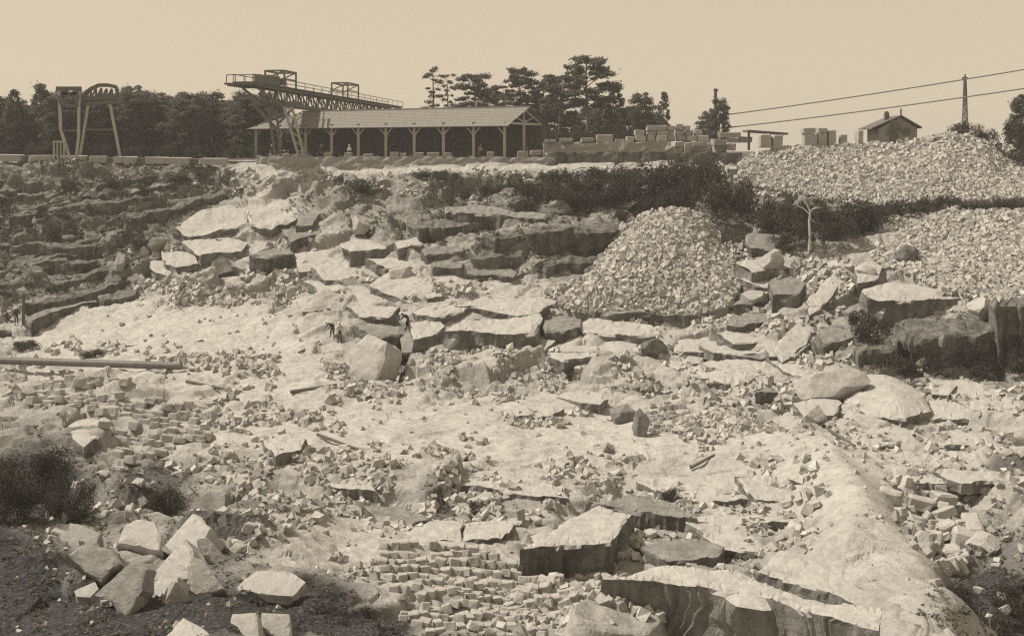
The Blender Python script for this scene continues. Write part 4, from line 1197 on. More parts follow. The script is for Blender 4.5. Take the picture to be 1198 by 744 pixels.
# open shed: axis turned so that its right gable faces the quarry
th = math.asin(0.48)
SA = Vector((math.cos(th), -math.sin(th), 0)); SB = Vector((math.sin(th), math.cos(th), 0))
S0 = Vector((-0.9, 132.0, 0))             # front right corner post
LEN, WID, EAVE, RIDGE = 39.0, 10.0, 3.0, 5.25
def sh(u, v, z): return S0 - SA * u + SB * v + Vector((0, 0, z))
shed = empty('open_shed', sh(LEN / 2, WID / 2, PLZ))
bpy.context.view_layer.update()
NP = 10
us = [LEN * i / (NP - 1) for i in range(NP)]
for u_ in us:
    part('post', shed, M_TIMBER, [(sh(u_, 0, PLZ - 0.4), sh(u_, 0, EAVE - .1), 0.34, 0.34)])
    part('post', shed, M_TDARK, [(sh(u_, WID, PLZ - 0.4), sh(u_, WID, EAVE - .1), 0.32, 0.32)])
    for sg in (-1, 1):
        if 0 <= u_ + sg * 0.9 <= LEN:
            part('knee_brace', shed, M_TIMBER, [(sh(u_, 0, EAVE - 1.2), sh(u_ + sg * 0.9, 0, EAVE - .2), 0.16, 0.16)])
part('eave_beam', shed, M_TIMBER, [(sh(-.5, 0.0, EAVE), sh(LEN + .3, 0.0, EAVE), 0.3, 0.3)])
part('eave_beam', shed, M_TDARK, [(sh(-.5, WID, EAVE), sh(LEN + .3, WID, EAVE), 0.3, 0.3)])
for i, u_ in enumerate(us):
    part('roof_truss', shed, M_TIMBER if i == 0 else M_TDARK, [(sh(u_, -.2, EAVE + .28), sh(u_, WID + .2, EAVE + .28), .2, .28), (sh(u_, WID / 2, EAVE), sh(u_, WID / 2, RIDGE - .3), .24, .24),
         (sh(u_, WID / 2, EAVE + .5), sh(u_, WID * .25, (EAVE + RIDGE) / 2), .16, .16), (sh(u_, WID / 2, EAVE + .5), sh(u_, WID * .75, (EAVE + RIDGE) / 2), .16, .16),
         (sh(u_, 0, EAVE + .2), sh(u_, WID / 2, RIDGE - .2), .2, .2), (sh(u_, WID, EAVE + .2), sh(u_, WID / 2, RIDGE - .2), .2, .2)])
part('post', shed, M_TIMBER, [(sh(0, WID / 2, PLZ - .4), sh(0, WID / 2, EAVE + .1), 0.36, 0.36)])
def roof_plane(v0, v1, z0, z1, nst, mat, hip=0.0):
    """boarded roof slope in lapped courses"""
    q = []
    for i in range(nst):
        a, b = i / nst, (i + 1) / nst
        va, vb = v0 + (v1 - v0) * a, v0 + (v1 - v0) * b
        za, zb = z0 + (z1 - z0) * a, z0 + (z1 - z0) * b
        ua, ub = -.9, -.9
        la, lb = LEN + .9 - hip * a, LEN + .9 - hip * b
        up = Vector((0, 0, .03))
        q.append((sh(ua, va, za) + up, sh(la, va, za) + up, sh(lb, vb, zb), sh(ub, vb, zb)))
        q.append((sh(ua, va, za), sh(la, va, za), sh(la, va, za) + up, sh(ua, va, za) + up))
    return part('roof', shed, mat, quads_=q)
roof_plane(-.9, WID / 2, EAVE - .1, RIDGE + .15, 12, M_ROOF, hip=5.0)
roof_plane(WID + .9, WID / 2, EAVE - .1, RIDGE + .15, 12, M_ROOF, hip=5.0)
part('hip_roof', shed, M_ROOF, quads_=[(sh(LEN + .9, -.9, EAVE - .1), sh(LEN + .9, WID + .9, EAVE - .1), sh(LEN - 4.1, WID / 2, RIDGE + .15))])
part('ridge_cap', shed, M_ROOF, [(sh(-.95, WID / 2, RIDGE + .18), sh(LEN - 4.0, WID / 2, RIDGE + .18), .5, .14)])
# rear boards added to keep the shed interior dark, board by board
for i in range(58):
    a = LEN * i / 58
    part('dark_backing_board', shed, M_TDARK, [(sh(a + .33, WID - .25 + .03 * (i % 2), PLZ - .2), sh(a + .33, WID - .25 + .03 * (i % 2), EAVE), .62, .05, SB)])
part('stove_pipe', shed, M_STEEL, [(sh(3.5, 6.5, RIDGE - .8), sh(3.5, 6.5, RIDGE + 1.5), .28, .28)])
part('stove_pipe', shed, M_TIMBER, [(sh(7.5, 6.0, RIDGE - .8), sh(7.5, 6.0, RIDGE + 1.1), .24, .24)])
tag(shed, 'long open stonecutters shed with pale posts and a boarded roof', 'shed')

# retaining wall under the shed terrace and the stone platform to its right
def wall(name, pts, ztop, zbot, thick, mat, label, cat='wall', seed=1):
    """rough stone wall following a line on the ground"""
    bm = bmesh.new(); r_ = random.Random(seed)
    P_ = []
    for (a, b) in zip(pts[:-1], pts[1:]):
        a, b = Vector(a), Vector(b); m = max(2, int((b - a).length / 0.7))
        P_ += [a.lerp(b, i / m) for i in range(m)]
    P_.append(Vector(pts[-1]))
    nz = 5
    cols = []
    for p in P_:
        zt = ztop + r_.uniform(-.12, .12)
        fr = [bm.verts.new((p.x + r_.uniform(-.06, .06), p.y + r_.uniform(-.1, .1), zbot + (zt - zbot) * i / nz)) for i in range(nz + 1)]
        bk = [bm.verts.new((p.x, p.y + thick, zt)), bm.verts.new((p.x, p.y + thick, zbot))]
        cols.append(fr + bk)
    for c0, c1 in zip(cols[:-1], cols[1:]):
        for i in range(nz + 2): bm.faces.new((c0[i], c1[i], c1[i + 1], c0[i + 1]))
    bm.faces.new(cols[0][::-1]); bm.faces.new(cols[-1])
    bmesh.ops.recalc_face_normals(bm, faces=bm.faces)
    me = mesh_bm(name, bm); me.materials.append(mat)
    o = link(name, me)
    c = Vector(pts[0]); 
    tag(o, label, cat)
    return o
wall('retaining_wall', [(at(300, 186, 136).x, 136, 0), (at(420, 186, 132).x, 132, 0), (at(640, 186, 126).x, 126, 0)], -0.78, -2.7, 1.2, M_MASON, 'low grey retaining wall in front of the open shed', seed=2)
wall('retaining_wall', [(at(640.5, 186, 125.8).x, 125.8, 0), (at(760, 186, 123.4).x, 123.4, 0), (at(868, 186, 121.6).x, 121.6, 0)], -0.25, -2.4, 1.2, M_STAIN_SHADE, 'dark retaining wall under the stone platform', seed=3)  # wall lies in shadow; that shade is put into its stone colour
wall('stone_platform', [(at(636, 180, 131).x, 131, 0), (at(760, 180, 128.5).x, 128.5, 0), (at(850, 180, 127).x, 127, 0)], 0.95, -1.2, 9.0, M_ROCK, 'pale stone platform carrying the stacked cut blocks', 'platform', seed=4)

# parapet stones along the left rim
CUTM = [rough_stone_mesh('cut_block', 700 + i, jit=0.05, bev=0.05, mat=M_CUT) for i in range(8)]
def cut_block(px0, px1, py0, py1, Y, label, group, depth=1.0, rz=0.0, name='cut_block', cat='block'):
    a, b = at(px0, py1, Y), at(px1, py0, Y)
    o = link(name, CUTM[wr.randrange(8)])
    o.location = ((a.x + b.x) / 2, Y + depth / 2, (a.z + b.z) / 2)
    o.scale = (abs(b.x - a.x), depth, abs(b.z - a.z)); o.rotation_euler = (0, wr.uniform(-.02, .02), rz + wr.uniform(-.05, .05))
    tag(o, label, cat, group)
    return o
for (a, b) in [(-60, -34), (-30, -8), (-5, 21), (35, 60), (75, 96), (107, 122), (135, 157), (172, 190), (193, 219), (235, 262)]:
    cut_block(a - 2, b + 2, 181 + a * 0.018, 189 + a * 0.018, 137, 'long pale stone block in the parapet along the left rim', 'parapet stones', 1.2)
for (a, b) in [(21, 35), (60, 75), (96, 107), (122, 135), (157, 172), (219, 235)]:
    o = cut_block(a, b, 182 + a * 0.018, 190 + a * 0.018, 137.5, 'low dark stone between the pale parapet blocks', 'dark parapet stones', 0.9, name='parapet_stone', cat='stone')
    o.data = CUTM[0].copy(); o.data.materials.clear(); o.data.materials.append(M_STAIN_SHADE)  # shadowed stones between the blocks, shade painted as darker granite
# cut blocks stacked on the platform
PLB = 'cut granite block stacked on the pale stone platform'
for (x0, x1, y0, y1) in [(638, 651, 163, 166.5), (655, 670, 162, 166), (680, 695, 161.5, 166), (698, 717, 158, 166), (720, 731, 163, 166), (733, 742, 160, 166), (744, 756, 159, 165), (743, 754, 152.5, 158.5),
                         (758, 767, 158.5, 165), (769, 781, 158.5, 165), (757, 768, 153, 158), (769, 780, 153, 158), (757, 780, 147, 152.5), (782, 789, 153, 158), (781, 790, 147.5, 152.5), (781, 790, 158.5, 165), (791, 800, 152, 158), (792, 803, 158.5, 165), (791, 799, 145, 151.5), (802, 811, 153, 158), (804, 815, 158.5, 165), (800, 808, 147, 152.5), (813, 822, 152, 158), (817, 830, 158.5, 165)]:
    cut_block(x0, x1, y0, y1 + 0.3, 129.5 + wr.uniform(-.3, .8), PLB, 'cut blocks on the platform', 1.1)
LWB = 'cut granite block piled in front of the platform near the cable mast'
for (x0, x1, y0, y1) in [(788, 800, 166, 172), (790, 799, 172.5, 178), (801, 808, 167, 178), (812, 826, 166, 171), (818, 832, 172, 177), (834, 850, 163, 170), (836, 848, 171, 177), (852, 862, 168, 176), (842, 868, 155, 161), (866, 880, 160, 167), (852, 866, 161.5, 167), (826, 838, 178, 186), (840, 854, 180, 190), (856, 866, 183, 192), (822, 832, 188, 194), (844, 858, 192, 197)]:
    cut_block(x0, x1, y0, y1 + 0.2, 125.2 + wr.uniform(-.4, .4), LWB, 'blocks piled near the cable mast', 1.2, rz=wr.uniform(-.3, .3))
for (x0, x1, y0, y1) in [(940, 955, 150, 156), (941, 956, 157, 163), (957, 968, 150, 155), (957, 968, 156, 163), (970, 979, 153, 162), (890, 903, 157, 163), (905, 916, 158, 165), (984, 992, 158, 164), (1004, 1010, 152, 163)]:
    cut_block(x0, x1, y0, y1 + (10 if y1 > 159 else 0.5), 117.2 + wr.uniform(-.3, .3), 'cut granite block on the crest left of the small house', 'blocks on the crest', 1.2)
for (x0, x1, y0, y1) in [(1092, 1124, 160, 163), (1094, 1126, 164.5, 167.5)]:
    cut_block(x0, x1, y0, y1, 115.5, 'long flat slab lying on top of the spoil heap', 'slabs on the spoil heap', 1.0, name='long_slab', cat='slab')
for (x0, x1, y0, y1) in [(378, 388, 178, 183.5), (403, 411, 179, 184), (425, 436, 180, 184), (456, 466, 178, 184), (468, 475, 179.5, 184), (486, 495, 179, 184), (500, 514, 178.5, 184), (520, 528, 179, 184), (570, 578, 178, 184), (605, 618, 177, 184), (330, 338, 180, 185), (350, 360, 181, 185), (620, 634, 176, 181)]:
    Yq = 138 if x0 < 440 else (135 if x0 < 560 else 130.5)
    cut_block(x0, x1, y0, y1 + .8, Yq, 'pale granite block being worked at the front of the shed', 'blocks at the shed front', .9)
# low flat-roofed lean-to right of the piled blocks
lt = empty('low_shelter', at(893, 168, 124.5)); bpy.context.view_layer.update()
part('roof', lt, M_TDARK, [(at(872, 153.5, 123.5), at(918, 157, 123.5), 3.2, .22)])
for q in (876, 914): part('post', lt, M_TDARK, [(at(q, 155, 122.6), at(q, 176, 122.6), .25, .25)])
tag(lt, 'low dark flat-roofed shelter on the crest right of the cable mast', 'shelter')

# travelling gantry over the shed
gl, gr = Vector((-32.5, 133, 0)), Vector((-22.2, 210, 0))
gd = (gr - gl).normalized(); gs = Vector((gd.y, -gd.x, 0))
def gp(t, s_, z): return gl.lerp(gr, t) + gs * s_ + Vector((0, 0, z))
gan = empty('gantry_crane', gp(.15, 0, PLZ)); bpy.context.view_layer.update()
for s_ in (-1.0, 1.0):
    part('top_chord', gan, M_STEEL, [(gp(.03, s_, 8.0), gp(1, s_, 8.0), .28, .34)])
    part('bottom_chord', gan, M_STEEL, [(gp(.12, s_, 6.0), gp(.9, s_, 6.0), .26, .34), (gp(.03, s_, 7.6), gp(.12, s_, 6.0), .22, .22), (gp(.9, s_, 6.0), gp(1, s_, 7.8), .22, .22)])
    nb = 26
    part('lattice_web', gan, M_STEEL, [(gp(.12 + .78 * i / nb, s_, 6.0 if i % 2 else 8.0), gp(.12 + .78 * (i + 1) / nb, s_, 8.0 if i % 2 else 6.0), .16, .16) for i in range(nb)] +
         [(gp(.12 + .78 * i / nb, s_, 6.0), gp(.12 + .78 * i / nb, s_, 8.0), .13, .13) for i in range(nb + 1)], kind='stuff')
    part('hand_rail', gan, M_STEEL, [(gp(0, s_ * 1.3, 9.2), gp(1, s_ * 1.3, 9.2), .09, .09)] + [(gp(i / 20, s_ * 1.3, 8.1), gp(i / 20, s_ * 1.3, 9.25), .07, .07) for i in range(21)], kind='stuff')
part('deck', gan, M_TDARK, [(gp(0, 0, 8.25), gp(1, 0, 8.25), 2.8, .14)])
def frame_box(t0, t1, s0, z0, z1, name, mat=M_STEEL, w=.22):
    b = []
    for t in (t0, t1):
        for s_ in (-s0, s0):
            b.append((gp(t, s_, z0), gp(t, s_, z1), w, w))
        b += [(gp(t, -s0, z1), gp(t, s0, z1), w, w), (gp(t, -s0, (z0 + z1) / 2), gp(t, s0, z1), w * .7, w * .7)]
    for s_ in (-s0, s0): b += [(gp(t0, s_, z1), gp(t1, s_, z1), w, w), (gp(t0, s_, (z0 + z1) / 2), gp(t1, s_, (z0 + z1) / 2), w * .7, w * .7)]
    return part(name, gan, mat, b)
frame_box(.14, .20, 1.3, 8.3, 10.4, 'winch_frame')
frame_box(.52, .60, 1.3, 8.3, 10.6, 'trolley_frame')
part('drum', gan, M_STEEL, [(gp(.155, -1.0, 9.0), gp(.155, 1.0, 9.0), .9, .9)])
part('winch_cabin', gan, M_STEEL, [(gp(.08, 0, 8.95), gp(.13, 0, 8.95), 2.0, 1.2)])
part('platform', gan, M_TDARK, [(gp(-.005, -2.0, 8.0), gp(-.005, 2.4, 8.0), 1.6, .2), (gp(.02, -2.0, 7.95), gp(.08, -1.6, 7.9), 1.5, .15)])
part('platform_rail', gan, M_STEEL, [(gp(-.005, -2.0, 9.1), gp(-.005, 2.4, 9.1), .1, .1)] + [(gp(-.005, -2.0 + i * 1.1, 8.0), gp(-.005, -2.0 + i * 1.1, 9.1), .09, .09) for i in range(5)], kind='stuff')
# trestle in front of the shed
for (xt, xb, m_) in ((-31.6, -30.6, M_STEEL), (-29.6, -27.4, M_TIMBER)):
    for dx in (-.55, .55):
        part('leg', gan, m_, [(Vector((xt + dx, 144.5, 6.2)), Vector((xb + dx * .6, 144.0, PLZ - .5)), .3, .3)])
    part('leg_bracing', gan, m_, [(Vector((xt - .55 + (xb - xt) * i / 6, 144.4, 6.0 - 7 * i / 6)), Vector((xt + .55 + (xb - xt) * (i + 1) / 6, 144.4, 6.0 - 7 * (i + 1) / 6)), .18, .18) for i in range(6)], kind='stuff')
part('trestle_head', gan, M_STEEL, [(Vector((-34, 144.5, 6.1)), Vector((-27.6, 144.5, 6.1)), .7, .6), (Vector((-34, 144.5, 6.0)), Vector((-30.8, 144.4, 2.6)), .4, .4), (Vector((-33.2, 144.5, 7.6)), Vector((-31.2, 144.5, 4.5)), .5, .5), (Vector((-28.4, 144.5, 6.0)), Vector((-30.6, 144.4, 3.6)), .3, .3)])
for s_ in (-1.4, 1.4): part('leg', gan, M_STEEL, [(gp(.84, s_ * .6, 6.1), gp(.84, s_ * 2, PLZ - .5), .5, .5)])
tag(gan, 'long lattice gantry crane reaching over the open shed', 'crane')

# older timber gantry at the left
def lg(px, py, d=0.0): return at(px, py, 136 + d)
og = empty('timber_gantry', lg(84, 187)); bpy.context.view_layer.update()
for dd_ in (0, 3.0):
    part('leg', og, M_TIMBER, [(lg(69.5, 104, dd_), lg(71, 152, dd_), .32, .32), (lg(71, 151.5, dd_), lg(82, 186, dd_), .30, .30)])
    part('leg', og, M_TIMBER, [(lg(92.5, 104, dd_), lg(92, 160, dd_), .28, .28), (lg(92, 159.5, dd_), lg(89, 186, dd_), .28, .28)])
    part('cross_beam', og, M_TDARK, [(lg(66, 104, dd_), lg(95, 104, dd_), .4, .5), (lg(68, 110, dd_), lg(93, 110, dd_), .3, .35), (lg(69, 124, dd_), lg(93, 124, dd_), .3, .4), (lg(70, 130, dd_), lg(93, 130, dd_), .2, .2), (lg(71, 153, dd_), lg(92, 153, dd_), .2, .2)])
    part('brace', og, M_TDARK, [(lg(69, 105, dd_), lg(80, 112, dd_), .3, .5), (lg(92, 105, dd_), lg(84, 112, dd_), .3, .5), (lg(70, 112, dd_), lg(74, 124, dd_), .5, .5), (lg(92, 112, dd_), lg(90, 124, dd_), .4, .4)])
arch = [(97, 117), (100, 109), (107, 104), (116, 100), (126, 100), (136, 102), (138, 112)]
for dd_ in (3.5, 6.5):
    part('arched_girder', og, M_TDARK, [(lg(*a, dd_), lg(*b, dd_), .35, .45) for a, b in zip(arch[:-1], arch[1:])] + [(lg(97, 117, dd_), lg(138, 114, dd_), .4, .6), (lg(98, 121, dd_), lg(138, 119, dd_), .4, .6)])
    part('girder_web', og, M_TDARK, [(lg(100 + i * 6.2, 116, dd_), lg(100 + i * 6.2, 103 + abs(i - 3) * 1.2, dd_), .22, .22) for i in range(7)] + [(lg(100 + i * 6.2, 116, dd_), lg(106 + i * 6.2, 104, dd_), .2, .2) for i in range(5)], kind='stuff')
    part('leg', og, M_TIMBER, [(lg(104, 118, dd_), lg(93, 186, dd_), .28, .28)])
    part('leg', og, M_TIMBER, [(lg(128, 118, dd_), lg(141, 186, dd_), .28, .28)])
    part('cross_beam', og, M_TDARK, [(lg(99, 152, dd_), lg(134, 152, dd_), .2, .25)])
part('ladder', og, M_TIMBER, [(lg(63, 166, -.5), lg(63, 187, -.5), .16, .16), (lg(75, 166, -.5), lg(75, 187, -.5), .16, .16), (lg(62, 166, -.5), lg(76, 166, -.5), .2, .2), (lg(67, 166, -.5), lg(67, 186, -.5), .12, .12), (lg(71, 166, -.5), lg(71, 186, -.5), .12, .12)])
tag(og, 'timber gantry with an arched girder in front of the left wood', 'crane')

# small house on the right crest
HYD = 128.0
def hp(px, py, d=0.0): return at(px, py, HYD) + Vector((0, d, 0))
hs = empty('small_house', hp(1050, 187)); bpy.context.view_layer.update()
zl, zr, zt = 150.5, 149.5, 136.5
gw = [hp(1028, 187), hp(1073, 187), hp(1073, zr), hp(1053, zt + 1), hp(1028, zl)]
bk = [p + Vector((0.6, 6, 0)) for p in gw]
part('wall', hs, M_PLASTER, quads_=[gw, bk, (gw[0], bk[0], bk[4], gw[4]), (gw[1], bk[1], bk[2], gw[2])])
def thick_quad(name, pts, t, mat):
    up = Vector((0, 0, t)); a = pts; b = [p + up for p in pts]
    return part(name, hs, mat, quads_=[a, b] + [(a[i], a[(i + 1) % 4], b[(i + 1) % 4], b[i]) for i in range(4)])
f0, f1 = Vector((0, -.5, 0)), Vector((.6, 6.4, 0))
thick_quad('roof', [hp(1018, 151.5) + f0, hp(1053, zt) + f0, hp(1053, zt) + f1, hp(1018, 151.5) + f1], .16, M_SLATE)
thick_quad('roof', [hp(1053.1, zt) + f0, hp(1077, 150.5) + f0, hp(1077, 150.5) + f1, hp(1053.1, zt) + f1], .16, M_SLATE)
part('chimney', hs, M_SLATE, [(hp(1044, 143, 2), hp(1044, 131.5, 2), .5, .5), (hp(1044, 131.5, 2), hp(1044, 130, 2), .34, .34)])
part('finial', hs, M_SLATE, [(hp(1053, 137, -.3), hp(1053, 127.5, -.3), .14, .14)])
part('door', hs, M_TDARK, [(hp(1046, 187, -.06), hp(1046, 150, -.06), .95, .1)])
part('window', hs, M_TDARK, [(hp(1061, 158, -.06), hp(1061, 150, -.06), .7, .1)])
for q in (1037, 1056): part('strut', hs, M_TDARK, [(hp(q, 158, -.3), hp(1046 if q < 1046 else 1049, 144, -.3), .16, .16)])
tag(hs, 'small gabled house with a chimney on the right crest', 'house')

# lattice mast, cable mast and the two cables
ms = empty('lattice_mast', at(1129, 187, 165)); bpy.context.view_layer.update()
def mp_(dx, dy, py): 
    q = at(1129, py, 165); f_ = (py - 88) / 60
    return q + Vector((dx * (.10 + .2 * f_), dy * (.10 + .2 * f_), 0))
for dx in (-1, 1):
    for dy in (-1, 1):
        part('mast_leg', ms, M_STEEL, [(mp_(dx, dy, 187), mp_(dx, dy, 90), .12, .12)])
part('lattice_web', ms, M_STEEL, [(mp_(-1 if i % 2 else 1, -1, 90 + i * 5), mp_(1 if i % 2 else -1, -1, 95 + i * 5), .08, .08) for i in range(18)] + [(mp_(-1 if i % 2 else 1, 1, 90 + i * 5), mp_(1 if i % 2 else -1, 1, 95 + i * 5), .08, .08) for i in range(18)], kind='stuff')
part('mast_head', ms, M_STEEL, [(at(1125.5, 92, 165), at(1132.5, 92, 165), .2, .3), (at(1129, 93, 165), at(1129, 87, 165), .16, .16)])
tag(ms, 'thin lattice mast standing behind the right crest', 'mast')
cmast = empty('cable_mast', at(838, 187, 152)); bpy.context.view_layer.update()
part('pole', cmast, M_TDARK, [(at(838, 189, 152), at(837, 104, 152), .36, .36)])
part('pole_cap', cmast, M_TDARK, [(at(835, 106, 152), at(840, 106, 152), .3, .3)])
tag(cmast, 'dark wooden mast rising above the lone small tree', 'mast')
def cable(a, b, sag, label):
    bm = bmesh.new()
    pts = [Vector(a).lerp(Vector(b), i / 30) - Vector((0, 0, sag * 4 * (i / 30) * (1 - i / 30))) for i in range(31)]
    tube(bm, pts, [.062 + .02 * (1 - i / 30) for i in range(31)], 6)
    me = mesh_bm('cable', bm, True); me.materials.append(M_STEEL)
    tag(link('cable', me), label, 'cable', 'cables over the right rim')
cable(at(838, 136, 152), at(1290, 66, 105), .25, 'upper of the two cables crossing the sky at the right')
cable(at(838, 151, 152), at(1290, 90, 105), .25, 'lower of the two cables crossing the sky at the right')

# ------------------------------------------------------------------ poles and timbers lying about
def pole(name, a, b, r0, r1, label, cat, mat=M_TDARK, lift=0.6, bend=0.0):
    A, B = gpt(*a), gpt(*b)
    A += Vector((0, 0, r0 * lift)); B += Vector((0, 0, r1 * lift))
    bm = bmesh.new(); m = 14
    c = (A + B) / 2
    tube(bm, [A.lerp(B, i / m) - c + Vector((0, 0, bend * math.sin(math.pi * i / m))) for i in range(m + 1)], [r0 + (r1 - r0) * i / m for i in range(m + 1)], 10)
    for ring in (0, m):
        bm.verts.ensure_lookup_table()
        bm.faces.new([bm.verts[ring * 10 + k] for k in range(10)])
    bmesh.ops.recalc_face_normals(bm, faces=bm.faces)
    me = mesh_bm(name, bm, False); me.materials.append(mat)
    o = link(name, me); o.location = c
    tag(o, label, cat)
pole('iron_pipe', (-60, 428), (212, 436), .28, .28, 'long dark pipe lying across the left floor', 'pipe', M_STEEL, lift=1.5)
pole('timber_pole', (218, 447), (268, 452), .13, .09, 'thin pole on the ground beyond the end of the pipe', 'pole', lift=1.6)
pole('timber_pole', (128, 410), (160, 402), .10, .05, 'thin branch lying behind the long pipe', 'branch', lift=2)
pole('timber_pole', (340, 461), (394, 459), .13, .1, 'straight timber lying among stones on the mid floor', 'pole', lift=1.8)
pole('timber_pole', (350, 416), (374, 398), .09, .06, 'thin pole left of the split block', 'pole', lift=2)
pole('timber_pole', (372, 515), (420, 525), .09, .07, 'straight bar lying on the floor below the mid-floor timber', 'pole', lift=2)
pole('timber_pole', (808, 541), (836, 540), .09, .07, 'short dark bar on the pale lower right floor', 'pole', lift=2)
pole('timber_pole', (578, 431), (610, 424), .10, .08, 'short timber on the rubble under the middle slabs', 'pole', lift=2)
pole('iron_rod', (964, 507), (1000, 528), .08, .07, 'dark rod at the head of the bare ridge', 'rod', lift=2)
# dead trunk on the slope at the right
dt = empty('dead_tree', gpt(948, 290) * 0.972); bpy.context.view_layer.update()
bm = bmesh.new()
k = dt.location.y / F
tube(bm, [(0, 0, -.3), (.05, 0, 14 * k), (-.03, 0, 30 * k), (.08, 0, 44 * k)], [.16, .13, .11, .08], 7)
me = mesh_bm('trunk', bm, True); me.materials.append(M_TIMBER); link('trunk', me, dt)
for (z0, dx, dz) in ((40, 12, 8), (38, -14, 10), (34, 9, -6), (42, -6, 12), (43, 16, 3)):
    bm = bmesh.new(); tube(bm, [(0, 0, z0 * k), (dx * k * .5, .1, (z0 + dz * .7) * k), (dx * k, .2, (z0 + dz) * k)], [.06, .05, .02], 5)
    me = mesh_bm('branch', bm, True); me.materials.append(M_TIMBER); link('branch', me, dt)
tag(dt, 'pale dead tree trunk standing in the scrub at the right', 'dead tree')
for i, (px, py, h) in enumerate([(48, 200, 15), (73, 200, 16), (258, 216, 14), (748, 190, 8)]):
    pole_o = link('fence_post', (lambda b_: (tube(b_, [(0, 0, -.5), (.02, 0, h * .05), (.0, 0, h * .105)], [.14, .13, .1], 6), mesh_bm('fence_post', b_))[1])(bmesh.new()), None, M_TDARK)
    pole_o.location = gpt(px, py)
    tag(pole_o, ['leftmost dark stake below the left parapet', 'dark stake under the foot of the timber gantry', 'dark stake at the right end of the left wall', 'small dark stake under the stone platform'][i], 'stake')

# ------------------------------------------------------------------ quarrymen
def body_mesh(name, joints, bones, rad, shirt, legs):
    me = bpy.data.meshes.new(name)
    ks = list(joints)
    me.from_pydata([joints[q] for q in ks], [(ks.index(a), ks.index(b)) for a, b in bones], [])
    o = bpy.data.objects.new(name, me); col.objects.link(o)
    md = o.modifiers.new('skin', 'SKIN'); md.use_smooth_shade = True
    for i, q in enumerate(ks):
        sv = me.skin_vertices[0].data[i]; sv.radius = (rad[q], rad[q]); sv.use_root = (q == 'pelvis')
    o.modifiers.new('sub', 'SUBSURF').levels = 1
    dg = bpy.context.evaluated_depsgraph_get()
    out = bpy.data.meshes.new_from_object(o.evaluated_get(dg))
    bpy.data.objects.remove(o)
    out.materials.clear()
    for m_ in (shirt, legs, M_SKIN): out.materials.append(m_)
    J = {q: Vector(v) for q, v in joints.items()}
    skin = [J['head'], J['hand_l'], J['hand_r'], J['crown']]
    low = [J['pelvis'], J['knee_l'], J['knee_r'], J['foot_l'], J['foot_r'], J['toe_l'], J['toe_r']]
    up = [J['chest'], J['neck'], J['elbow_l'], J['elbow_r'], J['shoulder_l'], J['shoulder_r']]
    for p in out.polygons:
        c = p.center
        best = min([(((c - v).length * f_), i) for i, g_, f_ in ((2, skin, 1.0), (1, low, 1.0), (0, up, 1.0)) for v in g_])
        p.material_index = best[1]
    return out
BON = [('pelvis', 'chest'), ('chest', 'neck'), ('neck', 'head'), ('head', 'crown'), ('chest', 'shoulder_l'), ('shoulder_l', 'elbow_l'), ('elbow_l', 'hand_l'), ('chest', 'shoulder_r'), ('shoulder_r', 'elbow_r'), ('elbow_r', 'hand_r'),
       ('pelvis', 'hip_l'), ('hip_l', 'knee_l'), ('knee_l', 'foot_l'), ('foot_l', 'toe_l'), ('pelvis', 'hip_r'), ('hip_r', 'knee_r'), ('knee_r', 'foot_r'), ('foot_r', 'toe_r')]
RAD = dict(pelvis=.15, chest=.16, neck=.065, head=.10, crown=.085, shoulder_l=.075, shoulder_r=.075, elbow_l=.05, elbow_r=.05, hand_l=.045, hand_r=.045, hip_l=.10, hip_r=.10, knee_l=.07, knee_r=.07, foot_l=.05, foot_r=.05, toe_l=.045, toe_r=.045)
STAND = dict(pelvis=(0, 0, .93), chest=(0, -.02, 1.28), neck=(0, -.02, 1.48), head=(0, -.05, 1.60), crown=(0, -.05, 1.70), shoulder_l=(-.2, -.02, 1.40), elbow_l=(-.27, .02, 1.12), hand_l=(-.22, -.18, .92),
             shoulder_r=(.2, -.02, 1.40), elbow_r=(.28, -.05, 1.14), hand_r=(.18, -.28, 1.02), hip_l=(-.1, 0, .88), knee_l=(-.12, -.03, .5), foot_l=(-.13, .03, .07), toe_l=(-.15, -.14, .05), hip_r=(.1, 0, .88), knee_r=(.13, -.06, .5), foot_r=(.15, .0, .07), toe_r=(.17, -.17, .05))
BENT = dict(STAND, pelvis=(0, .12, .88), chest=(0, -.18, 1.12), neck=(0, -.36, 1.22), head=(0, -.46, 1.24), crown=(0, -.55, 1.28), shoulder_l=(-.2, -.26, 1.18), elbow_l=(-.25, -.4, .92), hand_l=(-.12, -.55, .72), shoulder_r=(.2, -.26, 1.18), elbow_r=(.27, -.42, .94), hand_r=(.1, -.58, .70),
            hip_l=(-.1, .1, .84), hip_r=(.1, .1, .84), knee_l=(-.13, -.08, .48), knee_r=(.14, .0, .48), foot_l=(-.14, .0, .07), foot_r=(.16, .14, .07), toe_l=(-.15, -.17, .05), toe_r=(.18, -.03, .05))
hat_bm = bmesh.new()
prev = None
for (rr_, zz) in ((.19, 0), (.18, .015), (.105, .02), (.10, .10), (.06, .125), (.005, .13)):
    ring = [hat_bm.verts.new((rr_ * math.cos(a * math.pi / 6), rr_ * math.sin(a * math.pi / 6), zz)) for a in range(12)]
    if prev:
        for k_ in range(12): hat_bm.faces.new((prev[k_], prev[(k_ + 1) % 12], ring[(k_ + 1) % 12], ring[k_]))
    prev = ring
HAT = mesh_bm('hat', hat_bm, True); HAT.materials.append(M_STRAW)
BODY = {('s', 0): body_mesh('body', STAND, BON, RAD, M_SHIRT, M_CLOTH), ('s', 1): body_mesh('body', STAND, BON, RAD, M_CLOTH, M_CLOTH), ('b', 1): body_mesh('body', BENT, BON, RAD, M_CLOTH, M_CLOTH), ('b', 0): body_mesh('body', BENT, BON, RAD, M_SHIRT, M_CLOTH)}
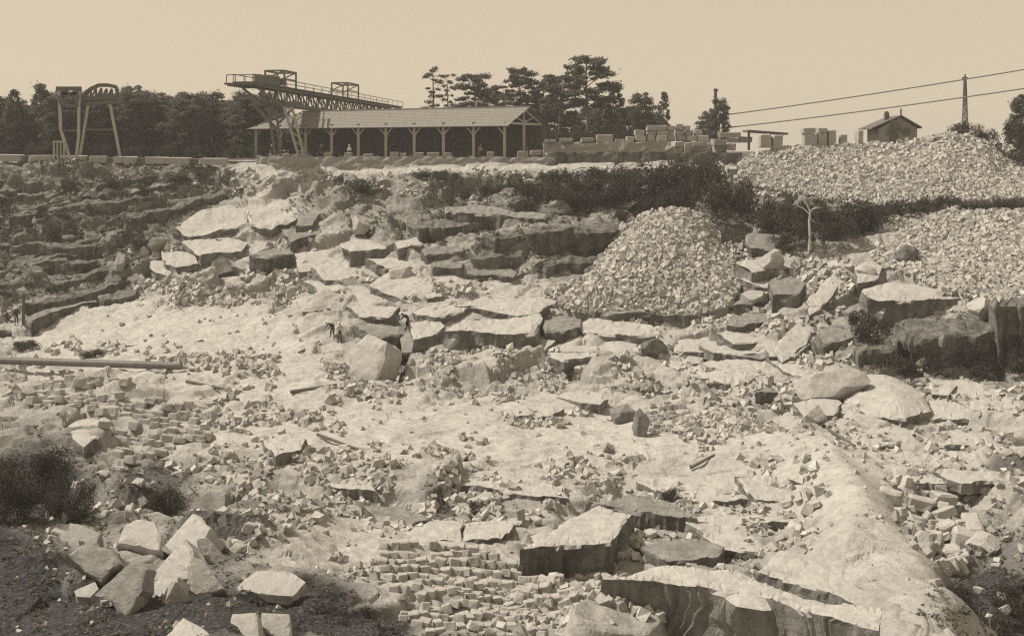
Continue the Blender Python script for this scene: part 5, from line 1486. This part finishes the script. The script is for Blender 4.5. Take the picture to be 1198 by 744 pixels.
def person(px, py, pose, dark, rz, label, Y=None, hat=True):
    root = empty('person', gpt(px, py) if Y is None else Vector(((px - CX) * Y / F, Y, PLZ)), rz)
    link('body', BODY[(pose, dark)], root)
    if hat:
        h_ = link('hat', HAT, root)
        J = STAND if pose == 's' else BENT
        h_.location = Vector(J['head']) + Vector((0, 0, .1)) if pose == 's' else Vector(J['crown']) + Vector((0, -.02, .02))
        if pose == 'b': h_.rotation_euler = (.9, 0, 0)
    tag(root, label, 'person')
person(397, 394, 's', 0, .5, 'worker in pale shirt and dark trousers left of the split block')
person(387, 390, 'b', 1, -.8, 'worker in dark clothes bending, leftmost on the mid floor')
person(476, 376, 'b', 1, -1.4, 'worker in dark clothes and pale hat bending on the slab edge')
person(455, 398, 's', 1, .2, 'worker in dark clothes and pale hat standing in the black crack')
person(19, 381, 's', 1, .9, 'worker in dark clothes and pale hat at the foot of the left wall')
person(8, 382, 'b', 0, 2.0, 'worker in pale shirt bending at the left edge')
person(376, 184, 's', 1, 0, 'worker with pale hat under the shed, right of the crane legs', Y=140)
person(318, 184, 's', 1, .4, 'worker with pale hat at the left end of the shed', Y=147)
person(409, 184, 's', 0, -.3, 'worker in pale shirt behind a block under the shed', Y=139)
person(562, 184, 's', 0, .3, 'worker in pale shirt near the right end of the shed', Y=135.5)
# stake and board beside the left workers
o = link('stake', (lambda b_: (bar(b_, (0, 0, -.3), (.05, 0, 3.0), .22), mesh_bm('stake', b_))[1])(bmesh.new()), None, M_TDARK); o.location = gpt(27, 380)
tag(o, 'tall dark stake beside the workers at the left edge', 'stake')
# ------------------------------------------------------------------ thin volume added to lift the far dark tones
hb = bmesh.new(); bmesh.ops.create_cube(hb, size=1)
hz = link('added_haze', mesh_bm('added_haze', hb)); hz.location = (0, 780, -5.0); hz.scale = (3600, 1640, 44)
hm = bpy.data.materials.new('added_haze'); hm.use_nodes = True
hn = hm.node_tree.nodes; hn.clear()
ho = hn.new('ShaderNodeOutputMaterial'); hv = hn.new('ShaderNodeVolumePrincipled')
hv.inputs['Color'].default_value = (0.92, 0.92, 0.92, 1); hv.inputs['Density'].default_value = 0.0005; hv.inputs['Anisotropy'].default_value = 0.0
hm.node_tree.links.new(hv.outputs[0], ho.inputs['Volume'])
hz.data.materials.append(hm)
tag(hz, 'thin pale volume added to lift the dark tones over the quarry', 'added_haze', kind='stuff')
print('objects', len(bpy.data.objects), 'lowest ground', float(P[..., 2].min()))
